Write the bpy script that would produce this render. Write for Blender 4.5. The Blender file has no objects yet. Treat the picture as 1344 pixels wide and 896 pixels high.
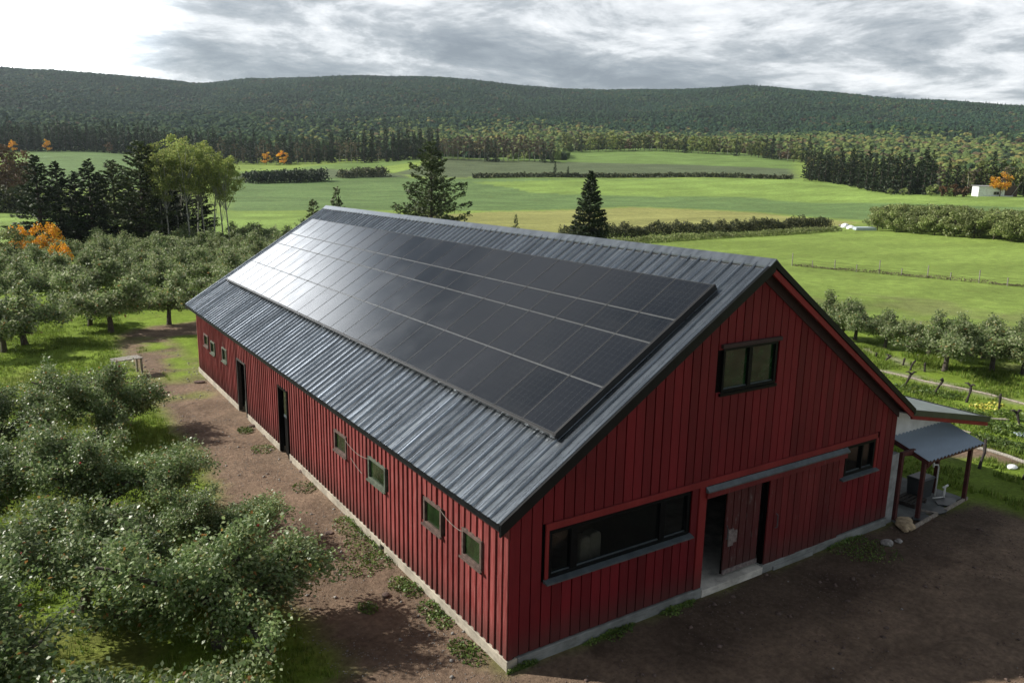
import bpy, bmesh, math, random
import numpy as np
from mathutils import Matrix, Vector
scene = bpy.context.scene
col = scene.collection

# ------------------------------------------------------------------ camera
YAW, PIT, ROLL = .583, .2095, .0186
FPX = 1027.1
CAM = np.array([-7.6983, -11.6283, 9.7041])
Fw = np.array([math.sin(YAW)*math.cos(PIT), math.cos(YAW)*math.cos(PIT), -math.sin(PIT)])
Rt = np.array([math.cos(YAW), -math.sin(YAW), 0.0])
Up = np.cross(Rt, Fw)
R2 = Rt*math.cos(ROLL)+Up*math.sin(ROLL)
U2 = -Rt*math.sin(ROLL)+Up*math.cos(ROLL)
cam = bpy.data.objects.new("camera", bpy.data.cameras.new("camera"))
col.objects.link(cam)
m = Matrix.Identity(4)
for i in range(3):
    m[i][0] = R2[i]; m[i][1] = U2[i]; m[i][2] = -Fw[i]; m[i][3] = CAM[i]
cam.matrix_world = m
cam.data.sensor_width = 36.0
cam.data.lens = FPX/1344*36.0
cam.data.clip_start = .1
cam.data.clip_end = 20000
scene.camera = cam

# ------------------------------------------------------------------ sun, sky, exposure
SUN_AZ, SUN_EL = math.radians(42), math.radians(35)      # azimuth measured from -x towards +y
to_sun = Vector((-math.cos(SUN_AZ)*math.cos(SUN_EL), math.sin(SUN_AZ)*math.cos(SUN_EL), math.sin(SUN_EL)))
sun = bpy.data.objects.new("sun", bpy.data.lights.new("sun", 'SUN'))
col.objects.link(sun)
sun.data.energy = 4.4
sun.data.angle = math.radians(.8)
sun.data.color = (1.0, .95, .86)
sun.rotation_euler = (-to_sun).to_track_quat('-Z', 'Y').to_euler()
scene.view_settings.view_transform = 'Standard'
scene.view_settings.look = 'None'
scene.view_settings.exposure = 0.6
scene.view_settings.gamma = 1.0

world = bpy.data.worlds.new("World"); scene.world = world
world.use_nodes = True
wn, wl = world.node_tree.nodes, world.node_tree.links
wn.clear()

class NT:
    """small helper to write node trees tersely"""
    def __init__(s, nt): s.nt = nt; s.n = nt.nodes; s.l = nt.links
    def new(s, t, **k):
        n = s.n.new(t)
        for a, b in k.items(): setattr(n, a, b)
        return n
    def link(s, a, b): s.l.new(a, b)
    def put(s, sock, v):
        if hasattr(v, 'is_linked') or isinstance(v, bpy.types.NodeSocket): s.l.new(v, sock)
        elif v is not None:
            if isinstance(v, (tuple, list)) and len(v) == 3 and sock.type == 'RGBA': v = (*v, 1)
            sock.default_value = v
    def math(s, op, a, b=None, c=None, clamp=False):
        n = s.new('ShaderNodeMath', operation=op); n.use_clamp = clamp
        s.put(n.inputs[0], a)
        if b is not None: s.put(n.inputs[1], b)
        if c is not None: s.put(n.inputs[2], c)
        return n.outputs[0]
    def vmath(s, op, a, b=None):
        n = s.new('ShaderNodeVectorMath', operation=op)
        s.put(n.inputs[0], a)
        if b is not None: s.put(n.inputs[1], b)
        return n.outputs['Value'] if op in ('DOT_PRODUCT', 'LENGTH') else n.outputs[0]
    def mix(s, f, a, b, blend='MIX'):
        n = s.new('ShaderNodeMix', data_type='RGBA', blend_type=blend)
        s.put(n.inputs[0], f); s.put(n.inputs[6], a); s.put(n.inputs[7], b)
        return n.outputs[2]
    def ramp(s, f, stops, interp='LINEAR'):
        n = s.new('ShaderNodeValToRGB'); r = n.color_ramp; r.interpolation = interp
        while len(r.elements) < len(stops): r.elements.new(.5)
        for e, (p, c) in zip(r.elements, stops):
            e.position = p
            e.color = (*c, 1) if isinstance(c, (tuple, list)) else (c, c, c, 1)
        s.put(n.inputs[0], f)
        return n.outputs[0]
    def noise(s, vec, scale, detail=4, rough=.55, dist=0.0, out=0):
        n = s.new('ShaderNodeTexNoise')
        if vec is not None: s.put(n.inputs['Vector'], vec)
        n.inputs['Scale'].default_value = scale; n.inputs['Detail'].default_value = detail
        n.inputs['Roughness'].default_value = rough; n.inputs['Distortion'].default_value = dist
        return n.outputs[out]
    def scalev(s, vec, sc):
        n = s.new('ShaderNodeMapping'); s.put(n.inputs['Vector'], vec)
        n.inputs['Scale'].default_value = sc
        return n.outputs[0]
    def smooth(s, v, a, b, lo=0.0, hi=1.0):
        n = s.new('ShaderNodeMapRange', interpolation_type='SMOOTHSTEP')
        s.put(n.inputs['Value'], v)
        n.inputs['From Min'].default_value = a; n.inputs['From Max'].default_value = b
        n.inputs['To Min'].default_value = lo; n.inputs['To Max'].default_value = hi
        return n.outputs[0]

w = NT(world.node_tree)
sky = w.new('ShaderNodeTexSky', sky_type='NISHITA')
sky.sun_disc = False
sky.sun_elevation = SUN_EL
sky.sun_rotation = math.atan2(to_sun.x, to_sun.y)
tc = w.new('ShaderNodeTexCoord')
dirv = w.vmath('NORMALIZE', tc.outputs['Generated'])
sp = w.new('ShaderNodeSeparateXYZ'); w.link(dirv, sp.inputs[0])
zc = w.math('ADD', w.math('MAXIMUM', sp.outputs[2], 0.0), .13)
cmb = w.new('ShaderNodeCombineXYZ')
w.link(w.math('DIVIDE', sp.outputs[0], zc), cmb.inputs[0]); w.link(w.math('DIVIDE', sp.outputs[1], zc), cmb.inputs[1])
cp = cmb.outputs[0]
n1 = w.noise(w.vmath('ADD', cp, (11.7, 4.2, 0.0)), .46, 9, .60, .5)
n2 = w.noise(w.vmath('ADD', cp, (7.3, 2.1, 3.0)), 1.5, 9, .66, .3)
nn = w.math('ADD', .5, w.math('MULTIPLY', w.math('SUBTRACT', w.math('ADD', w.math('MULTIPLY', n1, .50), w.math('MULTIPLY', n2, .50)), .5), 1.75))
# low cloud is thin; left glow boosted and overhead dimmed to shape panel reflections
glowd = Vector((-math.cos(math.radians(87))*.974, math.sin(math.radians(87))*.974, .225))
gd = w.vmath('DOT_PRODUCT', dirv, tuple(glowd))
glow = w.smooth(gd, .955, .996)
overh = w.smooth(sp.outputs[2], .28, .56, 1.0, .50)
lowb = w.smooth(sp.outputs[2], .21, .10)
leftb = w.smooth(gd, .84, .985)
bias = w.math('ADD', w.math('MULTIPLY', glow, .12), w.math('ADD', w.math('MULTIPLY', lowb, .045), w.math('MULTIPLY', leftb, .045)))
dens = w.math('ADD', nn, bias)
cl = w.ramp(dens, [(.38, (.18, .205, .235)), (.47, (.25, .278, .308)), (.545, (.37, .395, .42)), (.60, (.56, .58, .60)), (.68, (.76, .77, .785))])
amp = w.math('ADD', 1.0, w.math('MULTIPLY', w.math('MULTIPLY', glow, glow), 5.2))
clb = w.vmath('SCALE', cl); 
sc_n = clb.node; w.put(sc_n.inputs['Scale'], w.math('MULTIPLY', w.math('MULTIPLY', amp, overh), 10.0))
skyf = w.mix(.93, sky.outputs[0], clb)
below = w.smooth(sp.outputs[2], -.02, 0.0)
fin = w.mix(below, (.9, 1.0, .7), skyf)
bg = w.new('ShaderNodeBackground'); w.link(fin, bg.inputs[0]); bg.inputs[1].default_value = .1
wo = w.new('ShaderNodeOutputWorld'); w.link(bg.outputs[0], wo.inputs[0])

# ------------------------------------------------------------------ helpers
rng = np.random.default_rng(7)
random.seed(7)

def tag(o, label=None, cat=None, group=None, kind=None):
    if label: o['label'] = label
    if cat: o['category'] = cat
    if group: o['group'] = group
    if kind: o['kind'] = kind
    return o
def empty(name, loc, rz=0.0, label=None, cat=None, group=None, parent=None):
    o = bpy.data.objects.new(name, None); col.objects.link(o)
    o.empty_display_size = .2
    o.location = loc; o.rotation_euler.z = rz
    o.parent = parent
    return tag(o, label, cat, group)
def mesh_np(name, V, Fs, mats, mi=None, smooth=False):
    """Fs: an (n,k) array or list of such arrays"""
    me = bpy.data.meshes.new(name)
    V = np.asarray(V, dtype=np.float32).reshape(-1, 3)
    if isinstance(Fs, np.ndarray): Fs = [Fs]
    Fs = [np.asarray(f, dtype=np.int32) for f in Fs if len(f)]
    me.vertices.add(len(V)); me.vertices.foreach_set('co', V.ravel())
    nl = sum(f.size for f in Fs); nf = sum(len(f) for f in Fs)
    me.loops.add(nl); me.polygons.add(nf)
    me.loops.foreach_set('vertex_index', np.concatenate([f.ravel() for f in Fs]))
    tot = np.concatenate([np.full(len(f), f.shape[1], dtype=np.int32) for f in Fs])
    st = np.concatenate([[0], np.cumsum(tot)[:-1]]).astype(np.int32)
    me.polygons.foreach_set('loop_start', st); me.polygons.foreach_set('loop_total', tot)
    if not isinstance(mats, (list, tuple)): mats = [mats]
    for mt in mats: me.materials.append(mt)
    if mi is not None: me.polygons.foreach_set('material_index', np.asarray(mi, dtype=np.int32))
    if smooth: me.polygons.foreach_set('use_smooth', np.ones(nf, dtype=bool))
    me.update(calc_edges=True)
    return me
def obj(name, me, parent=None, loc=None, rz=None):
    o = bpy.data.objects.new(name, me); col.objects.link(o)
    o.parent = parent
    if loc is not None: o.location = loc
    if rz is not None: o.rotation_euler.z = rz
    return o

class MB:
    """collects boxes, prisms and tubes into one mesh"""
    def __init__(s): s.v = []; s.f = []; s.mi = []; s.sm = False
    def add(s, vs, fs, mi=0):
        b = len(s.v); s.v += [tuple(map(float, p)) for p in vs]
        s.f += [tuple(b+i for i in f) for f in fs]; s.mi += [mi]*len(fs)
        return s
    def box(s, x0, x1, y0, y1, z0, z1, mi=0):
        return s.add([(x0,y0,z0),(x1,y0,z0),(x1,y1,z0),(x0,y1,z0),(x0,y0,z1),(x1,y0,z1),(x1,y1,z1),(x0,y1,z1)],
            [(0,3,2,1),(4,5,6,7),(0,1,5,4),(1,2,6,5),(2,3,7,6),(3,0,4,7)], mi)
    def prism(s, a, b, mi=0):
        """a, b: matching polygons (lists of points), sides joined"""
        n = len(a)
        return s.add(list(a)+list(b), [tuple(range(n))[::-1], tuple(range(n, 2*n))]+[(i,(i+1)%n,n+(i+1)%n,n+i) for i in range(n)], mi)
    def tube(s, pts, rad, n=6, mi=0, cap=True):
        pts = [Vector(p) for p in pts]
        if not hasattr(rad, '__len__'): rad = [rad]*len(pts)
        rings = []
        for i, p in enumerate(pts):
            d = (pts[min(i+1, len(pts)-1)]-pts[max(i-1, 0)])
            if d.length < 1e-6: d = Vector((0,0,1))
            d.normalize()
            a = d.cross(Vector((.31,.17,.93)) if abs(d.z) < .9 else Vector((1,.1,0))).normalized(); b = d.cross(a)
            rings.append([p+(a*math.cos(2*math.pi*k/n)+b*math.sin(2*math.pi*k/n))*rad[i] for k in range(n)])
        vs = [q for r in rings for q in r]; fs = []
        for i in range(len(rings)-1):
            for k in range(n):
                fs.append((i*n+k, i*n+(k+1)%n, (i+1)*n+(k+1)%n, (i+1)*n+k))
        if cap: fs += [tuple(range(n))[::-1], tuple(range((len(rings)-1)*n, len(rings)*n))]
        return s.add(vs, fs, mi)
    def mesh(s, name, mats, smooth=False):
        me = bpy.data.meshes.new(name); me.from_pydata(s.v, [], s.f)
        if not isinstance(mats, (list, tuple)): mats = [mats]
        for mt in mats: me.materials.append(mt)
        me.polygons.foreach_set('material_index', s.mi)
        if smooth: me.polygons.foreach_set('use_smooth', [True]*len(s.f))
        me.update(); return me
    def build(s, name, mats, parent=None, loc=None, smooth=False, bevel=0):
        o = obj(name, s.mesh(name, mats, smooth), parent, loc)
        if bevel:
            b = o.modifiers.new('bevel', 'BEVEL'); b.width = bevel; b.segments = 1; b.limit_method = 'ANGLE'
        return o

# lattice noise in numpy
_H = rng.random((256, 256)).astype(np.float32)
def vnoise(x, y):
    xi = np.floor(x).astype(int); yi = np.floor(y).astype(int)
    fx = x-xi; fy = y-yi; fx = fx*fx*(3-2*fx); fy = fy*fy*(3-2*fy)
    a = _H[xi & 255, yi & 255]; b = _H[(xi+1) & 255, yi & 255]; c = _H[xi & 255, (yi+1) & 255]; d = _H[(xi+1) & 255, (yi+1) & 255]
    return (a*(1-fx)+b*fx)*(1-fy)+(c*(1-fx)+d*fx)*fy
def fbm(x, y, o=4):
    s = 0; a = .5
    for i in range(o):
        s = s+a*(vnoise(x*2**i+17*i, y*2**i+5*i)-.5); a *= .5
    return s*2

# ------------------------------------------------------------------ terrain height
# for each photo column: distance and the picture row at which the ground lies there (measured), turned into heights
TAB = {
 -500: [(150, None), (350, 240), (600, 200), (900, 172), (1400, 140), (2150, 92), (2700, 110)],
 0:    [(150, None), (240, 262), (350, 236), (600, 197), (900, 172), (1400, 136), (2150, 89), (2700, 110)],
 130:  [(150, None), (240, 264), (350, 237), (600, 197), (900, 173), (1400, 140), (2150, 97), (2700, 115)],
 270:  [(150, None), (240, 266), (350, 236), (540, 212), (900, 178), (1400, 146), (2150, 110), (2700, 125)],
 340:  [(160, None), (240, 266), (350, 236), (540, 216), (900, 180), (1400, 145), (2200, 102), (2700, 120)],
 480:  [(180, None), (260, 262), (350, 236), (500, 214), (900, 186), (1400, 148), (2200, 99), (2700, 120)],
 560:  [(180, None), (260, 262), (370, 235), (500, 208), (900, 186), (1400, 150), (2200, 100), (2700, 120)],
 735:  [(200, None), (280, 262), (370, 235), (500, 212), (620, 203), (950, 182), (1500, 150), (2200, 116), (2700, 130)],
 850:  [(200, None), (280, 264), (370, 236), (520, 214), (660, 200), (950, 184), (1500, 152), (2200, 116), (2700, 130)],
 960:  [(180, None), (280, 266), (370, 238), (520, 218), (660, 204), (950, 188), (1500, 155), (2200, 113), (2700, 130)],
 1050: [(160, None), (280, 268), (370, 240), (520, 222), (660, 212), (950, 192), (1500, 160), (2200, 120), (2700, 136)],
 1180: [(140, None), (230, 280), (310, 256), (420, 244), (660, 220), (1000, 196), (1500, 166), (2200, 131), (2700, 145)],
 1344: [(135, None), (230, 283), (310, 260), (420, 250), (660, 226), (1000, 200), (1500, 172), (2200, 141), (2700, 155)],
 1850: [(135, None), (230, 300), (310, 278), (420, 265), (660, 240), (1000, 220), (1500, 195), (2200, 170), (2700, 180)],
}
GC = np.array([math.sin(YAW), math.cos(YAW)])          # forward on the ground
GR = np.array([math.cos(YAW), -math.sin(YAW)])
_keys = sorted(TAB)
_azk = np.array([math.atan((k-672)/FPX) for k in _keys])
_D = np.geomspace(10, 6000, 300)
_Z = np.zeros((len(_keys), len(_D)))
for i, k in enumerate(_keys):
    ds = [0, TAB[k][0][0]]; zs = [0.0, 0.0]
    for d, r in TAB[k][1:]:
        rr = Fw+R2*(k-672)/FPX-U2*(r-448)/FPX
        zs.append(CAM[2]+rr[2]*d/math.hypot(rr[0], rr[1])); ds.append(d)
    ds.append(4500); zs.append(zs[-1]-60); ds.append(6500); zs.append(zs[-1])
    # smooth the polyline
    zz = np.interp(_D, ds, zs)
    kk = np.exp(-np.linspace(-2, 2, 9)**2); kk /= kk.sum()
    zz = np.convolve(np.pad(zz, 4, mode='edge'), kk, mode='valid')
    _Z[i] = zz
def zt(x, y, micro=True):
    x = np.asarray(x, dtype=float); y = np.asarray(y, dtype=float)
    dx = x-CAM[0]; dy = y-CAM[1]
    d = np.hypot(dx, dy)
    u = dx*GR[0]+dy*GR[1]; v = dx*GC[0]+dy*GC[1]
    az = np.arctan2(u, v)
    azc = np.clip(az, _azk[0], _azk[-1])
    ai = np.clip(np.searchsorted(_azk, azc)-1, 0, len(_azk)-2)
    t = (azc-_azk[ai])/(_azk[ai+1]-_azk[ai]); t = t*t*(3-2*t)*.5+t*.5
    ld = np.clip(np.log(np.maximum(d, 10.01)/10)/math.log(600)*299, 0, 298.999)
    di = ld.astype(int); fd = ld-di
    z = (_Z[ai, di]*(1-fd)+_Z[ai, di+1]*fd)*(1-t)+(_Z[ai+1, di]*(1-fd)+_Z[ai+1, di+1]*fd)*t
    side = np.clip((np.abs(az)-.8)/.8, 0, 1)
    z = z*(1-side*.75)
    far = np.clip((d-500)/800, 0, 1)
    z = z+far*fbm(x/260+9, y/260+4, 4)*22*(1-np.clip((d-1900)/400, 0, .75))
    if micro:
        near = np.clip((70-d)/40, 0, 1)
        bx = np.maximum(np.maximum(-x, x-18), 0); by = np.maximum(np.maximum(-y-.0, y-28), 0)
        flat = np.clip(np.hypot(bx, by)/1.5, 0, 1)
        z = z+near*flat*(fbm(x*.9, y*.9, 4)*.06)
        z = z+(1-near)*np.clip((d-60)/200, 0, 1)*(1-far)*fbm(x/40, y/40, 3)*.7
    return z
def z1(x, y): return float(zt(np.array([x]), np.array([y]))[0])
def ray(px, py): return Fw+R2*(px-672)/FPX-U2*(py-448)/FPX
def at(px, py, dmin=5.0):
    """ground point seen at a picture position of the photograph"""
    r = ray(px, py); hl = math.hypot(r[0], r[1])
    t = np.concatenate([np.linspace(dmin, 150, 3000), np.geomspace(150, 3500, 3000)])/hl
    P = CAM[None]+t[:, None]*r[None]
    below = P[:, 2] < zt(P[:, 0], P[:, 1], False)
    i = int(np.argmax(below)) if below.any() else len(t)-1
    return (float(P[i, 0]), float(P[i, 1]), z1(P[i, 0], P[i, 1]))
def atd(px, d):
    """ground point in the direction of a picture column at a ground distance"""
    r = ray(px, 230); h = math.hypot(r[0], r[1])
    x = CAM[0]+r[0]/h*d; y = CAM[1]+r[1]/h*d
    return (float(x), float(y), z1(x, y))
def topz(px, py, x, y):
    """height at which a vertical over x, y is seen at picture row py"""
    r = ray(px, py); return CAM[2]+r[2]*math.hypot(x-CAM[0], y-CAM[1])/math.hypot(r[0], r[1])

# ------------------------------------------------------------------ materials
def new_mat(name):
    mt = bpy.data.materials.new(name); mt.use_nodes = True
    t = NT(mt.node_tree); t.n.clear()
    out = t.new('ShaderNodeOutputMaterial'); p = t.new('ShaderNodeBsdfPrincipled')
    t.link(p.outputs[0], out.inputs[0])
    return mt, t, p, out
def bump(t, p, h, strength=.3, dist=.02):
    b = t.new('ShaderNodeBump'); b.inputs['Strength'].default_value = strength; b.inputs['Distance'].default_value = dist
    t.put(b.inputs['Height'], h); t.link(b.outputs[0], p.inputs['Normal'])
def simple(name, c, rough=.7, metal=0.0, var=.25, scale=6.0, bmp=.15, coords='Object', spec=.5, stretch=(1,1,1), bd=.01):
    mt, t, p, out = new_mat(name)
    tc = t.new('ShaderNodeTexCoord'); v = t.scalev(tc.outputs[coords], stretch)
    n = t.noise(v, scale, 6, .6)
    f = t.smooth(n, .3, .7, 1-var, 1+var)
    s = t.vmath('SCALE', (c[0], c[1], c[2])); s.node.inputs[0].default_value = c; t.put(s.node.inputs['Scale'], f)
    t.link(s, p.inputs['Base Color'])
    p.inputs['Roughness'].default_value = rough; p.inputs['Metallic'].default_value = metal
    p.inputs['Specular IOR Level'].default_value = spec
    if bmp: bump(t, p, t.noise(v, scale*5, 4, .6), bmp, bd)
    return mt
def obj_random(t):
    return t.new('ShaderNodeObjectInfo').outputs['Random']

def red_paint(name, c, pale, wear, streak=.5):
    mt, t, p, out = new_mat(name)
    g = t.new('ShaderNodeNewGeometry').outputs['Position']
    grain = t.noise(t.scalev(g, (14, 14, .9)), 2.2, 6, .65)
    big = t.noise(t.scalev(g, (1, 1, .35)), 1.1, 5, .6)
    per = obj_random(t)
    base = t.mix(t.math('MULTIPLY', t.smooth(grain, .35, .75), streak), c, pale)
    f = t.math('ADD', .80, t.math('MULTIPLY', per, .36))
    f = t.math('MULTIPLY', f, t.smooth(big, .25, .75, .8, 1.15))
    s = t.vmath('SCALE', base); t.put(s.node.inputs['Scale'], f)
    w_ = t.noise(t.scalev(g, (9, 9, 1.3)), 1.7, 8, .75)
    wm = t.math('MULTIPLY', t.smooth(w_, .66-wear*.14, .74-wear*.1), min(1, .25+wear*.7))
    cc = t.mix(wm, s, (.17, .15, .145))
    # splash dirt just above the ground
    spz = t.new('ShaderNodeSeparateXYZ'); t.link(g, spz.inputs[0])
    dz = t.math('ADD', spz.outputs[2], t.math('MULTIPLY', big, -.5))
    cc = t.mix(t.smooth(dz, .75, -.05, 0, .60), cc, (.06, .035, .03))
    t.link(cc, p.inputs['Base Color'])
    p.inputs['Roughness'].default_value = .62; p.inputs['Specular IOR Level'].default_value = .25
    bump(t, p, grain, .35, .006)
    return mt
M = {}
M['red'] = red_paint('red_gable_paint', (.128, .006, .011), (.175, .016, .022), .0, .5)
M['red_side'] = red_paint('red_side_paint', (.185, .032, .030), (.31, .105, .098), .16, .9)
M['red_worn'] = red_paint('red_worn_paint', (.115, .009, .012), (.17, .035, .033), .50, .7)
M['door_worn'] = red_paint('old_door_paint', (.070, .014, .015), (.10, .035, .033), .75, .7)
M['red_trim'] = red_paint('red_trim_paint', (.21, .018, .020), (.27, .04, .038), .05, .4)
M['dark_recess'] = simple('dark_backing', (.004, .003, .003), .95, bmp=0, spec=.05)
M['black_metal'] = simple('black_trim_metal', (.006, .007, .008), .5, .0, .3, 3, .1, spec=.18)
M['black_frame'] = simple('black_window_frame', (.003, .004, .005), .45, 0, .3, 8, .1, spec=.12)
M['green_black'] = simple('green_black_fascia', (.03, .036, .030), .5, 0, .3, 3, .1)
M['grey_sill'] = simple('grey_sill_metal', (.085, .105, .118), .45, .3, .25, 4, .15)
M['pale_wood'] = simple('weathered_grey_wood', (.26, .24, .21), .85, 0, .35, 9, .4, stretch=(3, 3, .6))
M['old_frame'] = simple('brown_window_wood', (.085, .055, .045), .8, 0, .4, 9, .4)
M['green_frame'] = simple('green_window_wood', (.075, .090, .065), .7, 0, .4, 9, .4)
M['soffit'] = simple('dark_soffit_boards', (.030, .014, .014), .8, 0, .3, 3, .2)
M['white_wall'] = simple('white_render', (.80, .82, .84), .8, 0, .12, 2, .15)
M['grey_wall'] = simple('grey_render', (.25, .26, .26), .85, 0, .3, 2.5, .3)
M['interior'] = simple('interior_wall', (.05, .045, .04), .9, bmp=0)
M['cream'] = simple('cream_cloth', (.55, .54, .42), .85, 0, .15, 6, .1)
M['bark'] = simple('apple_bark', (.085, .070, .058), .9, 0, .5, 12, .8, stretch=(2, 2, .5), bd=.03)
M['dark_bark'] = simple('dark_vine_bark', (.035, .028, .024), .9, 0, .4, 16, .8, bd=.03)
M['pale_bark'] = simple('aspen_bark', (.30, .30, .26), .8, 0, .4, 5, .3)
M['conifer_bark'] = simple('spruce_bark', (.075, .060, .050), .9, 0, .4, 7, .5)
M['stone'] = simple('grey_stone', (.26, .245, .23), .85, 0, .4, 9, .5, bd=.02)
M['tan_stone'] = simple('tan_stone', (.38, .29, .18), .85, 0, .35, 7, .5, bd=.02)
M['dark_plastic'] = simple('dark_plastic', (.035, .040, .045), .5, 0, .2, 3, .1)
M['white_pipe'] = simple('white_pipe', (.66, .66, .64), .5, 0, .1, 4, 0)
M['timber'] = simple('timber_edging', (.27, .235, .20), .85, 0, .35, 9, .4)
M['red_post'] = simple('dark_red_post', (.065, .012, .012), .6, 0, .3, 6, .2)
M['twigs'] = simple('dead_twigs', (.17, .14, .135), .95, 0, .4, 12, .4)
M['blue_sheet'] = simple('pale_blue_sheet', (.42, .50, .55), .5, 0, .1, 4, .2)
M['apple_red'] = simple('red_apple_skin', (.42, .022, .018), .35, 0, .3, 4, 0)
M['orange_leafstuff'] = None

def concrete(name, c):
    mt, t, p, out = new_mat(name)
    g = t.new('ShaderNodeNewGeometry').outputs['Position']
    a = t.noise(g, 1.6, 8, .65); b = t.noise(t.scalev(g, (2, 2, 9)), 2.0, 5, .6)
    k = t.math('ADD', t.smooth(a, .3, .7, .65, 1.12), t.smooth(b, .4, .75, .0, -.22))
    s = t.vmath('SCALE', c); t.put(s.node.inputs[0], c); t.put(s.node.inputs['Scale'], k)
    t.link(t.mix(t.smooth(t.noise(g, 5, 4), .6, .75, 0, .5), s, (.13, .10, .075)), p.inputs['Base Color'])
    p.inputs['Roughness'].default_value = .88
    bump(t, p, t.noise(g, 22, 6, .7), .35, .012)
    return mt
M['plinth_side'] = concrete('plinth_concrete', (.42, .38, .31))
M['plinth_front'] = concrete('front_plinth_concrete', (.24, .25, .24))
M['slab'] = concrete('floor_concrete', (.62, .59, .53))
M['slab_grey'] = concrete('grey_slab_concrete', (.16, .17, .17))

# corrugated roofing: wavy painted steel, dents as bump
def roofing(name, c, rough, dent, metal=.75):
    mt, t, p, out = new_mat(name)
    g = t.new('ShaderNodeNewGeometry').outputs['Position']
    per = obj_random(t)
    a = t.noise(t.scalev(g, (.9, 2.8, .9)), 1.7, 6, .62, .5)
    b = t.noise(t.scalev(g, (.22, 3.6, .22)), 1.5, 2, .4, .35)
    f = t.math('ADD', t.smooth(a, .3, .72, .95, 1.05), t.math('MULTIPLY', t.math('SUBTRACT', per, .5), .35))
    s = t.vmath('SCALE', c); t.put(s.node.inputs[0], c); t.put(s.node.inputs['Scale'], f)
    t.link(s, p.inputs['Base Color'])
    p.inputs['Metallic'].default_value = metal
    t.link(t.smooth(a, .25, .75, rough*.8, rough*1.3), p.inputs['Roughness'])
    h = t.math('ADD', t.math('MULTIPLY', b, 1.0), t.math('MULTIPLY', a, .15))
    bump(t, p, h, dent, .05)
    return mt
M['roof'] = roofing('dark_steel_roofing', (.245, .275, .31), .26, .95, .88)
M['ridge'] = roofing('ridge_cap_steel', (.13, .15, .175), .38, .03)
M['porch_roof'] = roofing('porch_roofing', (.33, .40, .48), .5, .08, .0)
M['annex_roof'] = simple('annex_roof_metal', (.20, .235, .23), .45, .4, .2, 3, .15)

# solar glass with cell gridlines printed on it (object coordinates in metres, x along the row, y up the slope)
def solar():
    mt, t, p, out = new_mat('solar_glass')
    o = t.new('ShaderNodeTexCoord').outputs['Object']
    s = t.new('ShaderNodeSeparateXYZ'); t.link(o, s.inputs[0])
    fx = t.math('FRACT', t.math('DIVIDE', t.math('ADD', s.outputs[0], 5.0), .187))
    lx = t.math('LESS_THAN', t.math('ABSOLUTE', t.math('SUBTRACT', fx, .5)), .035)
    fy = t.math('FRACT', t.math('DIVIDE', t.math('ADD', s.outputs[1], 5.0), .094))
    ly = t.math('GREATER_THAN', t.math('ABSOLUTE', t.math('SUBTRACT', fy, .5)), .32)
    dash = t.math('MULTIPLY', lx, t.math('SUBTRACT', 1.0, t.math('MULTIPLY', ly, .55)))
    fine = t.math('LESS_THAN', t.math('ABSOLUTE', t.math('SUBTRACT', t.math('FRACT', t.math('DIVIDE', t.math('ADD', s.outputs[1], 5.0), .187)), .5)), .03)
    per = obj_random(t)
    basec = t.mix(per, (.003, .005, .009), (.007, .009, .014))
    c = t.mix(t.math('MULTIPLY', dash, .16), basec, (.13, .14, .15))
    c = t.mix(t.math('MULTIPLY', fine, .10), c, (.08, .09, .10))
    g = t.new('ShaderNodeNewGeometry').outputs['Position']
    dust = t.noise(g, .8, 6, .6)
    c = t.mix(t.smooth(dust, .45, .8, 0, .03), c, (.20, .19, .17))
    t.link(c, p.inputs['Base Color'])
    t.link(t.math('ADD', t.smooth(dust, .3, .7, .10, .20), t.math('MULTIPLY', per, .05)), p.inputs['Roughness'])
    p.inputs['IOR'].default_value = 1.55
    bump(t, p, t.noise(g, .7, 1, .4), .05, .05)
    return mt
M['solar'] = solar()
M['panel_frame'] = simple('panel_frame_alu', (.075, .078, .082), .4, .3, .1, 4, 0)
M['joint_alu'] = simple('row_joint_alu', (.20, .21, .22), .4, .4, .1, 4, 0)
M['panel_edge'] = simple('black_array_skirt', (.008, .008, .009), .5, 0, .1, 4, 0)

def glass(name, tint, rough=.06, transp=0.0):
    mt, t, p, out = new_mat(name)
    g = t.new('ShaderNodeNewGeometry').outputs['Position']
    n = t.noise(g, 3.0, 5, .6)
    s = t.vmath('SCALE', tint); t.put(s.node.inputs[0], tint); t.put(s.node.inputs['Scale'], t.smooth(n, .3, .7, .5, 1.5))
    t.link(s, p.inputs['Base Color'])
    p.inputs['Roughness'].default_value = rough; p.inputs['IOR'].default_value = 1.5
    bump(t, p, t.noise(g, .9, 2), .05, .05)
    if transp:
        tr = t.new('ShaderNodeBsdfTransparent'); mx = t.new('ShaderNodeMixShader'); mx.inputs[0].default_value = transp
        t.link(p.outputs[0], mx.inputs[1]); t.link(tr.outputs[0], mx.inputs[2]); t.link(mx.outputs[0], out.inputs[0])
    return mt
M['pane_dark'] = glass('dark_window_glass', (.006, .008, .008), .05, .55)
M['pane_green'] = glass('green_reflection_glass', (.014, .030, .010), .07, .12)  # green tint stands in for trees mirrored in the side panes
M['pane_attic'] = glass('attic_window_glass', (.010, .032, .012), .04, .0)  # greenery reflected in the attic panes, put into the glass colour

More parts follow.
